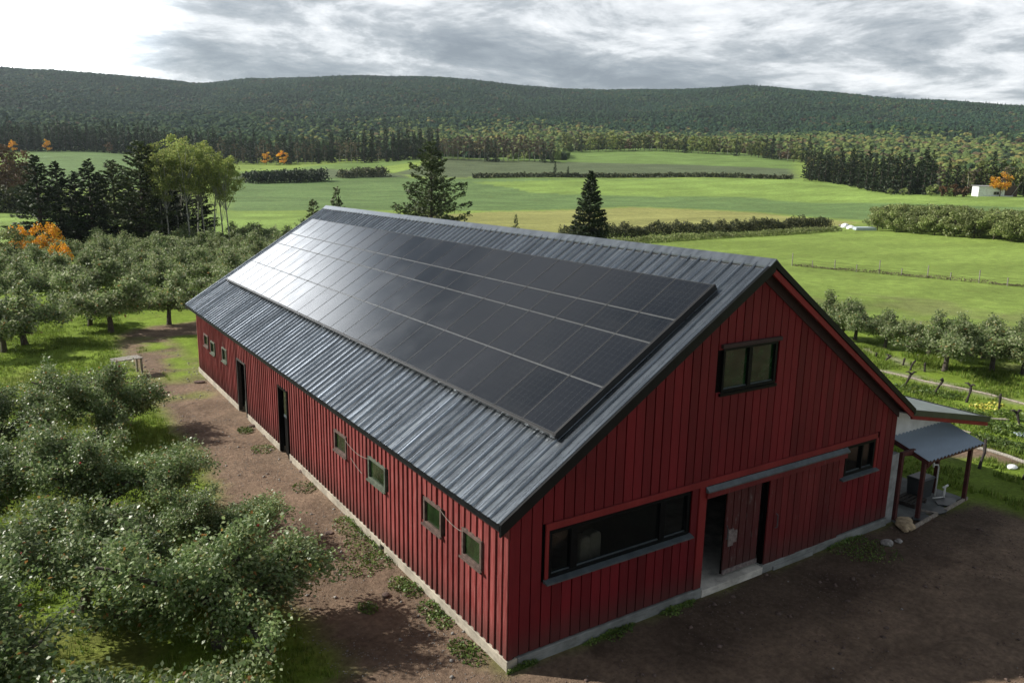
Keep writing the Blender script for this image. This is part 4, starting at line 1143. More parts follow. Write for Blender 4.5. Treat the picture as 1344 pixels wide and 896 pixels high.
# ---- conifers
def conifer(seed, H, R, nb, lsize, mat, base=.08, power=.85, dens=22, gaps=0.0, droop=-.35, trunk_r=None, bark='conifer_bark', rough=.25):
    r = np.random.default_rng(seed); wood = MB(); tr = trunk_r or H*.016
    ln_ = r.normal()*.01
    wood.tube([(0, 0, -.3), (ln_*H*.4, 0, H*.4), (ln_*H, 0, H*.98)], [tr*1.2, tr*.8, .02], 6)
    Ps = []; Al = []
    for i in range(nb):
        t = base+(1-base)*(i/nb)**1.05; h = t*H
        R_ = R*((1-t)**power)*r.uniform(1-rough, 1+rough)+.12
        if gaps and r.random() < gaps: continue
        a = i*2.39996+r.normal()*.3
        d = np.array([math.cos(a), math.sin(a), droop*(1-t)+.15*t*2])
        p = curve_pts((ln_*h, 0, h), d, R_, (0, 0, .35), r, 4, .15)
        if R_ > .5: wood.tube([tuple(q) for q in p], [tr*.28*(1-t)+.012, tr*.2*(1-t)+.01, .01, .008, .004], 3, cap=False)
        k = max(4, int(dens*R_)); tt = np.sqrt(r.uniform(.02, 1, k))*4; j = np.minimum(tt.astype(int), 3); f = (tt-j)[:, None]
        P_ = np.array(p); Q = P_[j]*(1-f)+P_[j+1]*f
        wd = (.05+.22*R_*(1-np.abs(tt/4-.55)))[:, None]
        side = np.array([-math.sin(a), math.cos(a), 0]); sg = r.uniform(-1, 1, k)[:, None]
        Q = Q+side*sg*wd+np.array([0, 0, -1])*np.abs(r.normal(size=(k, 1)))*.06*R_+r.normal(size=(k, 3))*.04
        Ps.append(Q); Al.append((P_[-1]-P_[0])/R_*1.0+side*sg*1.0+np.zeros((k, 3)))
    P_ = np.concatenate(Ps); A_ = np.concatenate(Al)
    V, F = leaf_quads(P_, lsize, r, 1.4, .42, A_, 0)
    return wood.mesh('trunk', M[bark], True), mesh_np('crown', V, F, M[mat])
def broadleaf(seed, H, R, n, lsize, mat, th=.35, clumps=34, bark='bark', shape=1.0, trunk_r=None, limbs=True, hollow=.35):
    r = np.random.default_rng(seed); wood = MB(); tr = trunk_r or H*.018
    top = curve_pts((0, 0, -.3), (r.normal()*.03, r.normal()*.03, 1), H*.92, (0, 0, 0), r, 6, .08)
    wood.tube([tuple(p) for p in top], [tr*1.2, tr, tr*.9, tr*.75, tr*.55, tr*.35, .02], 6)
    hc = H*(th+(1-th)*.5); hz = H*(1-th)*.5
    cs = []; 
    for i in range(clumps):
        v = unit(r.normal(size=3)); v = v*(hollow+(1-hollow)*r.random()**.4)
        c = np.array([v[0]*R, v[1]*R, hc+v[2]*hz*shape]); 
        if v[2] < -.3: c[:2] *= .8
        cs.append((c, R*r.uniform(.20, .38)))
        if limbs and i % 2 == 0:
            q = top[min(6, max(1, int((c[2]/H)*5)))]
            m_ = (q+c)/2-np.array([0, 0, .1*R])
            wood.tube([tuple(q), tuple(m_), tuple(c)], [tr*.35, tr*.2, .015], 3, cap=False)
    k = n//clumps; Ps = [c+unit(r.normal(size=(k, 3)))*(rr*r.random((k, 1))**.45)*np.array([1, 1, .75]) for c, rr in cs]
    P_ = np.concatenate(Ps)
    V, F = leaf_quads(P_, lsize, r, .7, .75)
    return wood.mesh('trunk', M[bark], True), mesh_np('crown', V, F, M[mat])
def stand(proto, px, d, H0, top_py, name, label, cat, group=None, rz=None, wide=None):
    """a tree at picture column px and ground distance d whose top reaches picture row top_py"""
    x, y, z = atd(px, d); h = topz(px, top_py, x, y)-z
    o = empty(name, (x, y, z-.05), rz if rz is not None else random.uniform(0, 6.28), label, cat, group)
    s_ = h/H0; wd = s_ if wide is None else wide
    o.scale = (wd, wd, s_)
    for pn, me in zip(('trunk', 'crown'), proto): obj(pn, me, o)
    return o
sp_wild = conifer(109, 13, 5.2, 150, .38, 'spruce_light', .10, .70, 30, .12, -.10, rough=.42)
sp_fir = conifer(102, 11, 3.3, 230, .34, 'spruce', .03, .80, 40, .0, -.30, rough=.14)
sp_a = conifer(103, 13, 3.4, 170, .42, 'spruce', .07, .75, 26, .08, -.25, rough=.3)
sp_b = conifer(104, 13, 2.6, 170, .40, 'spruce', .05, .7, 28, .10, -.35, rough=.35)
sp_c = conifer(105, 14, 3.2, 150, .42, 'spruce_light', .10, .55, 26, .12, -.2, rough=.4)
sap = conifer(106, 5, 1.6, 90, .26, 'spruce_light', .05, .8, 26, .1, .15, rough=.35)
stand(sp_wild, 566, 96, 13, 185, 'spruce_tree', 'large open-branched spruce rising behind the middle of the roof ridge', 'spruce', rz=.7)
stand(sp_fir, 776, 98, 11, 224, 'fir_tree', 'dense dark conical fir behind the ridge, right of the large spruce', 'fir')
stand(sap, 440, 84, 5, 246, 'spruce_tree', 'bushy young spruce top showing behind the far end of the ridge', 'spruce', wide=1.15)
stand(sap, 410, 82, 5, 262, 'spruce_tree', 'thin young spruce left of the bushy one by the far ridge end', 'spruce', wide=1.3)
stand(sap, 678, 112, 5, 281, 'spruce_sapling', 'tiny spruce sapling just above the middle of the ridge', 'spruce', wide=.5)
G1 = 'conifers of the grove behind the far orchard'
for (pr_, px, d, top, lb, nm) in (
 (sp_a, 47, 104, 204, 'broad dark spruce at the left end of the grove', 'spruce_tree'), (sp_a, 75, 110, 212, 'dark spruce merging with the broad one at the left end of the grove', 'spruce_tree'),
 (sp_b, 97, 106, 224, 'narrow dark spruce third from the left in the grove', 'spruce_tree'), (sp_b, 116, 102, 208, 'sharply pointed dark spruce of the grove', 'spruce_tree'),
 (sp_c, 147, 108, 211, 'loose olive-green spruce in the middle of the grove', 'spruce_tree'), (sp_c, 184, 100, 186, 'tallest olive-green spruce of the grove beside the aspens', 'spruce_tree'),
 (sp_a, 207, 104, 196, 'dark spruce directly left of the aspen crowns', 'spruce_tree'), (sp_b, 222, 112, 214, 'dark spruce behind the leftmost aspen trunk', 'spruce_tree'),
 (sp_b, 262, 112, 236, 'small dark spruce behind the aspen trunks', 'spruce_tree'), (sp_b, 131, 116, 226, 'thin dark spruce behind the pointed one of the grove', 'spruce_tree'),
 (sp_b, 166, 118, 228, 'thin dark spruce between the two olive-green ones', 'spruce_tree'), (sp_b, 243, 116, 238, 'low dark spruce half hidden among the aspen trunks', 'spruce_tree')):
    o_ = stand(pr_, px, d, 14 if pr_ is sp_c else 13, top, nm, lb, 'spruce', G1); o_.scale[0] *= 1.35; o_.scale[1] *= 1.35
asp = [broadleaf(120+i, 15, 2.5, 3600, .25, 'aspen_leaf', .52, 50, 'pale_bark', 1.0, .11) for i in range(3)]
for i, (px, d, top, lb) in enumerate(((208, 101, 188, 'aspen with pale trunk at the left of the aspen clump'), (228, 104, 180, 'tall yellow-green aspen in the middle of the clump'), (245, 99, 179, 'tallest aspen with the straight pale trunk'),
        (264, 103, 186, 'aspen with yellowing crown right of the tallest one'), (277, 100, 195, 'slender aspen second from the right end of the clump'), (289, 102, 199, 'slender bare-stemmed aspen near the right end of the clump'), (297, 99, 205, 'rightmost aspen with a thin leaning trunk'), (236, 106, 190, 'aspen behind the tall yellow-green one of the clump'), (254, 107, 188, 'aspen between the tallest one and its yellowing neighbour'), (216, 98, 200, 'low aspen in front of the dark spruce left of the clump'))):
    stand(asp[i % 3], px, d, 15, top, 'aspen_tree', lb, 'aspen', 'aspens at the right end of the grove')
orb = broadleaf(140, 4.2, 1.9, 2200, .22, 'orange_leaf', .12, 26); rus = broadleaf(141, 13, 6, 4200, .6, 'russet_leaf', .1, 46); olive = broadleaf(142, 5, 2.6, 2600, .26, 'willow_leaf', .08, 28)
stand(orb, 52, 88, 4.2, 292, 'maple_shrub', 'bright orange-yellow maple shrub before the grove', 'maple', wide=.72)
stand(orb, 68, 76, 4.2, 318, 'maple_shrub', 'small orange shrub in the grass alley below the bright one', 'maple', wide=.45)
stand(orb, 14, 90, 4.2, 296, 'maple_shrub', 'faint orange shrub behind the olive bush at the left edge', 'maple', wide=.5)
stand(olive, 8, 86, 5, 302, 'bush', 'rounded olive-green bush at the left edge beside the orange maple', 'bush')
stand(olive, 30, 92, 5, 312, 'bush', 'low grey-green bush between the left edge bush and the orange maple', 'bush', wide=.8)
for i, (px, d, top, lb) in enumerate(((12, 250, 193, 'tall russet maple in the field at the left edge'), (-6, 235, 212, 'reddish maple cut by the left picture edge'), (26, 262, 215, 'low russet maple right of the tall one at the left edge'), (6, 238, 232, 'small rusty tree in front of the left edge maples'))):
    stand(rus, px, d, 13, top, 'maple_tree', lb, 'maple', 'russet maples at the left edge')

# ------------------------------------------------------------------ far forest edge, tree by tree
def small_conifer(seed, mat='spruce'):
    return conifer(seed, 17, 3.1, 60, 1.25, mat, .05, .75, 6, .04, -.35, rough=.3)
fc = [small_conifer(200), small_conifer(201), small_conifer(202)]
M['far_mixed'] = leaves('autumn_leaf_mix', [(0, (.08, .12, .035)), (.6, (.14, .175, .055)), (1, (.22, .21, .07))], .7, .1, .2, .35, .12)
M['bare_grey'] = leaves('thinning_leaf', [(0, (.10, .085, .06)), (.6, (.15, .125, .085)), (1, (.19, .165, .10))], .8, .1, .2, .3, .12)
fd = [broadleaf(210+i, 15, 4.6, 520, 1.25, 'far_mixed', .12, 26, 'bark', 1, .22, False) for i in range(2)]
fb = [broadleaf(220+i, 16, 2.6, 360, .9, 'bare_grey', .15, 24, 'pale_bark', 1, .16, False) for i in range(2)]
fy = [broadleaf(230, 14, 4.8, 520, 1.2, 'aspen_leaf', .15, 26, 'bark', 1, .2, False)]
fo = [broadleaf(231, 9, 3.4, 420, .9, 'orange_leaf', .15, 24, 'bark', 1, .18, False)]
fr_ = [broadleaf(232, 9, 3.4, 420, .9, 'russet_leaf', .15, 24, 'bark', 1, .18, False)]
def far_tree(proto, px, d, sc, name, label, cat, group):
    x, y, z = atd(px, d)
    if sc > 1.4: sc = 1.4
    o = empty(name, (x, y, z-.2), random.uniform(0, 6.28), label, cat, group)
    o.scale = (sc*random.uniform(.85, 1.15), sc*random.uniform(.85, 1.15), sc*random.uniform(.85, 1.15))
    obj('trunk', proto[0], o); obj('crown', proto[1], o)
    return o
def zone(px):
    for a, w_ in ((60, 'above the left end of the grove'), (130, 'above the pointed spruce of the grove'), (200, 'above the olive-green spruces'), (300, 'behind the aspen crowns'), (360, 'just right of the aspens'), (430, 'above the lone conifer block'), (500, 'above the short field hedge'), (560, 'beside the top of the large spruce'), (640, 'right of the large spruce'), (740, 'at the right end of the grey wood'), (830, 'above the dark fir'), (920, 'along the middle of the upper pasture'), (1000, 'above the hedge gap'), (1075, 'at the right end of the upper pasture'), (1130, 'at the left end of the meadow side'), (1190, 'in the middle of the meadow side'), (1250, 'near the yellow bush'), (1310, 'behind the white shed')):
        if px < a: return w_
    return 'near the right picture edge'
ROWN = ['front', 'second', 'back']
def gz(px):
    for a, w_ in ((605, 'at its left end'), (635, 'left of its thin dark spruce'), (665, 'around its dark spruces'), (695, 'right of its dark spruces')):
        if px < a: return w_
    return 'at its right end'
def dline(px, pts): return float(np.interp(px, [p[0] for p in pts], [p[1] for p in pts]))
EA = [(-40, 600), (130, 600), (270, 540), (340, 540), (480, 500), (570, 500)]
for row in range(3):
    px = -30+row*4
    while px < 575:
        d = dline(px, EA)+row*17+random.uniform(-4, 4)
        if row == 0 and 285 < px < 500 and random.random() < .55:
            far_tree(random.choice(fb), px, d-5, random.uniform(.7, .95), 'bare_tree', 'greyish half-bare front tree of the forest edge '+zone(px), 'tree', 'half-bare trees '+zone(px))
        else:
            far_tree(random.choice(fc), px, d, random.uniform(.85, 1.12), 'spruce_tree', f'dark {ROWN[row]}-row spruce of the forest edge '+zone(px), 'spruce', f'{ROWN[row]} row spruces '+zone(px))
        px += random.uniform(7.5, 11)*(1 if row else .95)
for px, s_, lb in ((372, 1.15, 'bright orange tree glowing before the dark far forest edge'), (350, .95, 'dull orange tree left of the bright one at the far forest edge'), (66, .8, 'small orange tree at the far forest edge above the left spruces'), (21, .75, 'brownish orange tree at the far forest edge near the left side'), (146, .8, 'low russet tree at the far forest edge above the olive spruces')):
    far_tree(fo[0] if 'orange' in lb else fr_[0], px, dline(px, EA)-12, s_, 'maple_tree', lb, 'maple', None)
EB = [(560, 492), (735, 492)]
for row in range(2):
    px = 580+row*3
    while px < 728:
        far_tree(random.choice(fb), px, 494+row*10+random.uniform(-3, 3), random.uniform(.72, .95), 'bare_tree', f'pale half-bare {ROWN[row]}-row tree of the grey wood, '+gz(px), 'tree', f'{ROWN[row]} row pale trees '+gz(px))
        px += random.uniform(5.5, 8)
for px, lb in ((650, 'dark spruce among the pale grey trees behind the ploughed field'), (725, 'dark spruce at the right end of the thin grey wood'), (712, 'second dark spruce at the right end of the thin grey wood'), (640, 'thin dark spruce in the middle of the thin grey wood')):
    far_tree(fc[0], px, 486, .75, 'spruce_tree', lb, 'spruce', None)
for row in range(2):
    px = 742+row*4
    while px < 1062:
        k = random.random()
        pr_ = fd[random.randrange(2)] if k < .5 else (fc[0] if k < .62 else (fb[0] if k < .8 else (fy[0] if k < .94 else fr_[0])))
        nm = 'spruce_tree' if pr_ is fc[0] else 'leafy_tree'
        lb = 'spruce among the autumn trees along the far edge of the upper pasture' if pr_ is fc[0] else ('russet tree in the forest edge along the upper pasture' if pr_ is fr_[0] else ('yellow-green tree in the forest edge along the upper pasture' if pr_ is fy[0] else ('grey half-bare tree in the forest edge along the upper pasture' if pr_ is fb[0] else 'dull green tree in the forest edge along the upper pasture')))
        far_tree(pr_, px, dline(px, [(740, 640), (850, 680), (1050, 610)])+row*14+random.uniform(-3, 3), random.uniform(.8, 1.05), nm, f"{lb.split(' in the')[0].split(' among')[0]} {ROWN[row]} row {zone(px)}", 'spruce' if nm[0] == 's' else 'tree', f"{lb.split(' ')[0]} trees of the {ROWN[row]} row {zone(px)}")
        px += random.uniform(8, 12)
ED = [(1045, 415), (1100, 375), (1180, 325), (1240, 318), (1420, 322)]
for row in range(3):
    px = 1058+row*4
    while px < 1400:
        d = dline(px, ED)+row*11+random.uniform(-3, 3)
        if px > 1225 and row == 0 and random.random() < .6: px += 8; continue
        mix_ = px > 1225 and random.random() < .45
        pr_ = random.choice(fb+fd) if mix_ else random.choice(fc)
        far_tree(pr_, px, d, random.uniform(.70, .95)*(1 if px < 1225 else .85), 'leafy_tree' if mix_ else 'spruce_tree',
                 (f'dull leafy {ROWN[row]}-row tree of the spruce stand ' if mix_ else f'dark {ROWN[row]}-row spruce of the right stand ')+zone(px), 'tree' if mix_ else 'spruce', (f'{ROWN[row]} row leafy trees ' if mix_ else f'{ROWN[row]} row stand spruces ')+zone(px))
        px += random.uniform(8, 12)
bushy = broadleaf(240, 4, 2.0, 420, .6, 'willow_leaf', .05, 18); bushr = broadleaf(241, 4, 2.0, 420, .6, 'russet_leaf', .05, 18)
for i, (px, s_, kk, lb) in enumerate(((1226, 1.0, 0, 'round yellow-green bush before the spruce stand'), (1188, .7, 0, 'low pale bush at the foot of the spruce stand'), (1258, 1.1, 1, 'rusty bush left of the white shed'), (1242, .9, 1, 'brownish bush between the yellow bush and the rusty one'), (1270, .9, 1, 'russet bush touching the left end of the white shed'), (1172, .6, 0, 'small pale bush at the edge of the bright meadow'), (1250, .7, 0, 'small green bush near the white shed'))):
    d = dline(px, ED)-9; x, y, z = atd(px, d)
    o = empty('bush', (x, y, z), i, lb, 'bush', 'bushes before the spruce stand'); o.scale = (s_,)*3
    for pn, me in zip(('trunk', 'crown'), (bushy, bushr)[kk]): obj(pn, me, o)
ot = broadleaf(250, 9, 4.2, 1500, .5, 'orange_leaf', .28, 30, 'bark', .9, .2)
stand(ot, 1316, 316, 9, 226, 'maple_tree', 'orange maple with a round crown above the white shed', 'maple')

# ------------------------------------------------------------------ the forest on the hillside (one mass)
def lump(seed, sub=2, cone=False):
    rr = random.Random(seed); bm = bmesh.new()
    if cone:
        bmesh.ops.create_cone(bm, cap_ends=True, segments=9, radius1=.42, radius2=.02, depth=1.5)
        bmesh.ops.subdivide_edges(bm, edges=bm.edges[:], cuts=2)
        for v in bm.verts: v.co *= 1+rr.uniform(-.16, .16); v.co.z += .75
    else:
        bmesh.ops.create_icosphere(bm, subdivisions=sub, radius=.5)
        p = [rr.random()*6 for _ in range(4)]
        for v in bm.verts:
            c = v.co.normalized()
            s_ = 1+.20*math.sin(c.x*5+p[0])*math.cos(c.y*5+p[1])+.14*math.sin(c.z*8+p[2]+c.x*6)+rr.uniform(-.12, .12)
            v.co = c*.5*s_; v.co.z = v.co.z*1.0+.45
    me = bpy.data.meshes.new('forest_crown'); bm.to_mesh(me); bm.free()
    me.materials.append(M['hill_forest']); return bpy.data.objects.new('forest_crown', me)
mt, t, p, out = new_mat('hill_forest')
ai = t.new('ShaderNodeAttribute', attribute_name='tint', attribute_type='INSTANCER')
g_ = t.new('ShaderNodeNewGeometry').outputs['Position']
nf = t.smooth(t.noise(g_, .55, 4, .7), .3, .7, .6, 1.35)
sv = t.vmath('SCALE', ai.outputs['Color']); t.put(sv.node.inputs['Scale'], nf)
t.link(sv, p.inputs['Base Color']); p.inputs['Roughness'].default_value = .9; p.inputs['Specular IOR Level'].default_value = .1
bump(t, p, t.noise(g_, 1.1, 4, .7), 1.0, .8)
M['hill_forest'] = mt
lumps = [lump(1), lump(2), lump(3), lump(4, cone=True), lump(5, cone=True)]
N = 135000
azr = rng.uniform(math.atan((-220-672)/FPX), math.atan((1520-672)/FPX), N); dr = np.sqrt(rng.uniform(340**2, 2290**2, N))
pxs = 672+FPX*np.tan(azr)
edge = np.interp(pxs, [-220, 130, 270, 340, 480, 575, 580, 735, 740, 850, 1050, 1056, 1100, 1180, 1240, 1520], [652, 652, 592, 592, 552, 552, 518, 518, 668, 708, 640, 448, 408, 358, 352, 356])
keep = dr > edge+rng.uniform(0, 8, N)
azr, dr, pxs = azr[keep], dr[keep], pxs[keep]
ang_ = azr
hx = CAM[0]+(np.sin(ang_)*GR[0]+np.cos(ang_)*GC[0])*dr; hy = CAM[1]+(np.sin(ang_)*GR[1]+np.cos(ang_)*GC[1])*dr
hz_ = zt(hx, hy, False)
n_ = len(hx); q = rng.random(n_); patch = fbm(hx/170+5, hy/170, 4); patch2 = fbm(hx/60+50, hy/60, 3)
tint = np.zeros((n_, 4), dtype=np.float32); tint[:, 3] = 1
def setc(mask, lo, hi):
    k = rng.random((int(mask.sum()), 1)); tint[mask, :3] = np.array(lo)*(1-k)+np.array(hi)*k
setc(np.ones(n_, bool), (.014, .040, .025), (.026, .058, .032))  # dark greens carry the cloud shadow over the hill as crown colour
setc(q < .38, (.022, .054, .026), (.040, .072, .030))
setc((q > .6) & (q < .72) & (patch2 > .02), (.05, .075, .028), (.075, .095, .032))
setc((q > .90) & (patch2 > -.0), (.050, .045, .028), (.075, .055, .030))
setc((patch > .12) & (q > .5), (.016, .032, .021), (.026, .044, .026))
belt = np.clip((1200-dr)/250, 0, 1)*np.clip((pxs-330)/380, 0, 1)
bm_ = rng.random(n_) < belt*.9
setc(bm_, (.08, .125, .040), (.155, .19, .058))  # autumn yellow-greens, with the sun on this belt put into the tint
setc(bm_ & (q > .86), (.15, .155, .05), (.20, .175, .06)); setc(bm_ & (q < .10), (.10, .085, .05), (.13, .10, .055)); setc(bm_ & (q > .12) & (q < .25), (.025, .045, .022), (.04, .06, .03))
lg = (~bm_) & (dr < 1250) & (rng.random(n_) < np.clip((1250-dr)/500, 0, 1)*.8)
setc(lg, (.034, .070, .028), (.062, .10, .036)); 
kind_ = np.where((rng.random(n_) < np.where(patch > .12, .16, .04)) & ~bm_, rng.integers(3, 5, n_), rng.integers(0, 3, n_)).astype(np.int32)
size = rng.uniform(4.8, 8.4, n_)*np.where(dr < 800, .95, 1.0); size = np.where(kind_ >= 3, size*.9, size)
pm = bpy.data.meshes.new('forest_points'); pm.vertices.add(n_)
pm.vertices.foreach_set('co', np.stack([hx, hy, hz_-1.0-2.5*(dr > 1300)], 1).astype(np.float32).ravel())
a_ = pm.attributes.new('kind', 'INT', 'POINT'); a_.data.foreach_set('value', kind_)
a_ = pm.attributes.new('size', 'FLOAT_VECTOR', 'POINT'); sz = np.stack([size, size, size*rng.uniform(.75, 1.05, n_)], 1).astype(np.float32); a_.data.foreach_set('vector', sz.ravel())
a_ = pm.attributes.new('rot', 'FLOAT_VECTOR', 'POINT'); rt_ = np.zeros((n_, 3), np.float32); rt_[:, 2] = rng.uniform(0, 6.28, n_); a_.data.foreach_set('vector', rt_.ravel())
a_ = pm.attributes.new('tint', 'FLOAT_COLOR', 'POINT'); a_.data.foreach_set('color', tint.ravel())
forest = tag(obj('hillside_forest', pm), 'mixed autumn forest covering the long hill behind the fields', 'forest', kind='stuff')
def instancer(o, protos, realm=None):
    ng = bpy.data.node_groups.new('scatter', 'GeometryNodeTree')
    ng.interface.new_socket('Geometry', in_out='INPUT', socket_type='NodeSocketGeometry'); ng.interface.new_socket('Geometry', in_out='OUTPUT', socket_type='NodeSocketGeometry')
    T = NT(ng); gi = T.new('NodeGroupInput'); go = T.new('NodeGroupOutput')
    ip = T.new('GeometryNodeInstanceOnPoints'); T.link(gi.outputs[0], ip.inputs['Points'])
    ip.inputs['Pick Instance'].default_value = True
    j = T.new('GeometryNodeGeometryToInstance')
    for pr_ in protos[::-1]:
        oi = T.new('GeometryNodeObjectInfo'); oi.inputs[0].default_value = pr_; oi.inputs['As Instance'].default_value = True
        T.link(oi.outputs['Geometry'], j.inputs[0])
    T.link(j.outputs[0], ip.inputs['Instance'])
    def attr(nm, dt, outn='Attribute'):
        n = T.new('GeometryNodeInputNamedAttribute', data_type=dt); n.inputs['Name'].default_value = nm; return n.outputs[outn]
    T.link(attr('kind', 'INT'), ip.inputs['Instance Index']); T.link(attr('size', 'FLOAT_VECTOR'), ip.inputs['Scale'])
    er = T.new('FunctionNodeEulerToRotation'); T.link(attr('rot', 'FLOAT_VECTOR'), er.inputs[0]); T.link(er.outputs[0], ip.inputs['Rotation'])
    T.link(ip.outputs[0], go.inputs[0])
    md = o.modifiers.new('scatter', 'NODES'); md.node_group = ng
instancer(forest, lumps)

# ------------------------------------------------------------------ hedges and bushes
hb = [broadleaf(260+i, 5, 3.0, 3000, .34, 'willow_leaf', .04, 34) for i in range(3)]
ii = 0
for row in range(3):
    for k in range(13):
        px = 1152+k*25+row*7; base = 303+(px-1140)*.083
        x, y, z = at(px, base-1); vx = np.array([x-CAM[0], y-CAM[1]]); vx = vx/np.linalg.norm(vx)*row*6.0
        x += vx[0]+random.uniform(-.5, .5); y += vx[1]
        o = empty('bush', (x, y, z1(x, y)), ii*1.3, ('yellow-green bush number %s from the left in the %s row of the hedge block' % (['one', 'two', 'three', 'four', 'five', 'six', 'seven', 'eight', 'nine', 'ten', 'eleven', 'twelve', 'thirteen'][k], ['front', 'middle', 'back'][row])) if not (row == 0 and k == 0) else 'dark green bush at the left end of the big hedge block', 'bush', 'bushes in the %s row of the right hedge block' % ['front', 'middle', 'back'][row])
        s_ = random.uniform(.82, .98)*(1 if row else .95); o.scale = (s_, s_, s_)
        for pn, me in zip(('trunk', 'crown'), hb[ii % 3]): obj(pn, me, o)
        ii += 1
def hedge(name, pts, wd, ht, n, lsize, mat, label, rag=.3):
    """a continuous hedge: leaves heaped along a line on the ground"""
    P = np.array(pts); seg = np.linalg.norm(np.diff(P, axis=0), axis=1); cum = np.concatenate([[0], np.cumsum(seg)])
    t_ = rng.uniform(0, cum[-1], n); x = np.interp(t_, cum, P[:, 0]); y = np.interp(t_, cum, P[:, 1])
    dirx = (P[-1]-P[0])/np.linalg.norm(P[-1]-P[0]); nx, ny = -dirx[1], dirx[0]
    hh = ht*(1+rag*fbm(t_/1.9, t_*0+n, 4)*1.3); s_ = rng.normal(size=n)*.36; s_ = np.clip(s_, -1, 1); zz = hh*np.sqrt(np.clip(1-s_**2, .02, 1))*rng.random(n)**.7*(.8+.45*vnoise(t_*2.3, s_*3+9))
    x = x+nx*s_*wd; y = y+ny*s_*wd
    Q = np.stack([x, y, zt(x, y)+zz], 1)
    V, F = leaf_quads(Q, lsize, rng, .6, .5)
    return tag(obj(name, mesh_np(name, V, F, M[mat])), label, 'hedge')
hedge('field_hedge', [at(735, 320)[:2], at(900, 311)[:2], at(1000, 306)[:2], at(1088, 301)[:2]], 1.7, 2.2, 30000, .30, 'scrub_leaf', 'long ragged dark hedge along the near edge of the yellow field')
hedge('reed_fringe', [at(800, 322)[:2], at(960, 312)[:2], at(1100, 304)[:2]], 1.6, .9, 9000, .30, 'willow_leaf', 'pale reedy fringe growing in front of the ragged dark hedge')
hedge('field_hedge', [at(620, 234)[:2], at(735, 233)[:2], at(900, 232)[:2], at(1040, 236)[:2]], 3.0, 1.9, 7000, 1.0, 'scrub_leaf', 'low dark hedge line between the ploughed field and the bright meadow')
hedge('field_hedge', [at(446, 234)[:2], at(506, 231)[:2]], 5, 3.4, 2500, 1.0, 'scrub_leaf', 'short dark hedge left of the big spruce on the field boundary', .4)
hedge('field_hedge', [at(322, 240)[:2], at(426, 237)[:2]], 7, 4.2, 5200, 1.0, 'spruce', 'low dark conifer block standing alone in the upper left field', .25)
hedge('field_hedge', [at(-20, 279)[:2], at(45, 277)[:2]], 6, 4.5, 3500, .8, 'scrub_leaf', 'dark grey hedge band at the left edge behind the pale strip', .2)
for px, row, s_, lb in ((728, 233, .40, 'small dark tree on the boundary left of the dark fir'), (745, 233, .3, 'tiny bush on the boundary beside the small dark tree'), (1062, 238, .5, 'low spruce at the left end of the right-hand stand')):
    x, y, z = at(px, row); o = empty('field_tree', (x, y, z), 0, lb, 'tree'); o.scale = (s_*1.3, s_*1.3, s_)
    for pn, me in zip(('trunk', 'crown'), fc[1]): obj(pn, me, o)

# ------------------------------------------------------------------ white shed by the forest
sx, sy, sz_ = at(1296, 258)
ldir = math.atan2(R2[1], R2[0])
shed = empty('shed', (sx, sy, sz_), ldir-.05, 'low white shed with a brown lean-to at the forest edge on the right', 'shed')
k_ = math.hypot(sx-CAM[0], sy-CAM[1])/FPX
wS = 28*k_; hS = 10*k_
MB().box(-wS/2, wS/2, -2.2, 2.2, -.3, hS).build('wall', M['white_wall'], shed)
MB().prism([(-wS/2-.2, -2.5, hS), (wS/2+.2, -2.5, hS), (wS/2+.2, -2.5, hS+.12), (-wS/2-.2, -2.5, hS+.12)], [(-wS/2-.2, 2.5, hS+.3), (wS/2+.2, 2.5, hS+.3), (wS/2+.2, 2.5, hS+.5), (-wS/2-.2, 2.5, hS+.5)]).build('roof', M['grey_wall'], shed)
wi = MB().box(wS*.08, wS*.30, -2.26, -2.19, hS*.15, hS*.5).build('window', M['pale_wood'], shed)
MB().box(wS*.10, wS*.18, -2.28, -2.262, hS*.19, hS*.46).build('pane', M['pane_dark'], wi); MB().box(wS*.20, wS*.28, -2.28, -2.262, hS*.19, hS*.46).build('pane', M['pane_dark'], wi)
MB().prism([(wS/2+.01, -2.0, -.3), (wS/2+14*k_, -2.0, -.3), (wS/2+14*k_, -2.0, hS*.6), (wS/2+12*k_, -2.0, hS*1.2), (wS/2+.01, -2.0, hS*1.2)], [(wS/2+.01, 2.0, -.3), (wS/2+14*k_, 2.0, -.3), (wS/2+14*k_, 2.0, hS*.6), (wS/2+12*k_, 2.0, hS*1.2), (wS/2+.01, 2.0, hS*1.2)]).build('brown_annex', M['old_frame'], shed)
MB().tube([(wS/2+7*k_, -2.3, -.1), (wS/2+16*k_, -2.3, hS*1.55)], .14, 6).build('leaning_pole', M['pale_wood'], shed)
MB().box(wS/2, wS/2+9*k_, -2.5, -2.2, -.1, .25).build('sill_beam', M['white_wall'], shed)

# boulders and sheets by the hedge gap
for px, row, r, mat, nm, lb, ct in ((1110, 299, .95, 'stone', 'boulder', 'pale boulder in the gap between the two hedges', 'boulder'), (1117, 301, .85, 'stone', 'boulder', 'smaller pale boulder right of the first one in the hedge gap', 'boulder'), (1104, 298, .5, 'timber', 'boulder', 'small tan boulder left of the pale pair in the hedge gap', 'boulder')):
    x, y, z = at(px, row); o = obj('boulder', rock(px, r, .6, 'white_wall' if mat == 'stone' else mat, 'boulder')); o.location = (x, y, z+r*.25); tag(o, lb, ct)
x, y, z = at(1134, 303); o = obj('ground_sheet', MB().prism([(-2, -1, .05), (2, -1, .05), (2.2, 1, .1), (-1.8, 1.1, .1)], [(-1.9, -.9, .55), (1.9, -.9, .6), (2.0, .9, .7), (-1.7, .9, .65)]).mesh('ground_sheet', M['blue_sheet'])); o.location = (x, y, z); o.rotation_euler.z = ldir
tag(o, 'pale blue covered heap at the left foot of the big hedge block', 'tarpaulin')
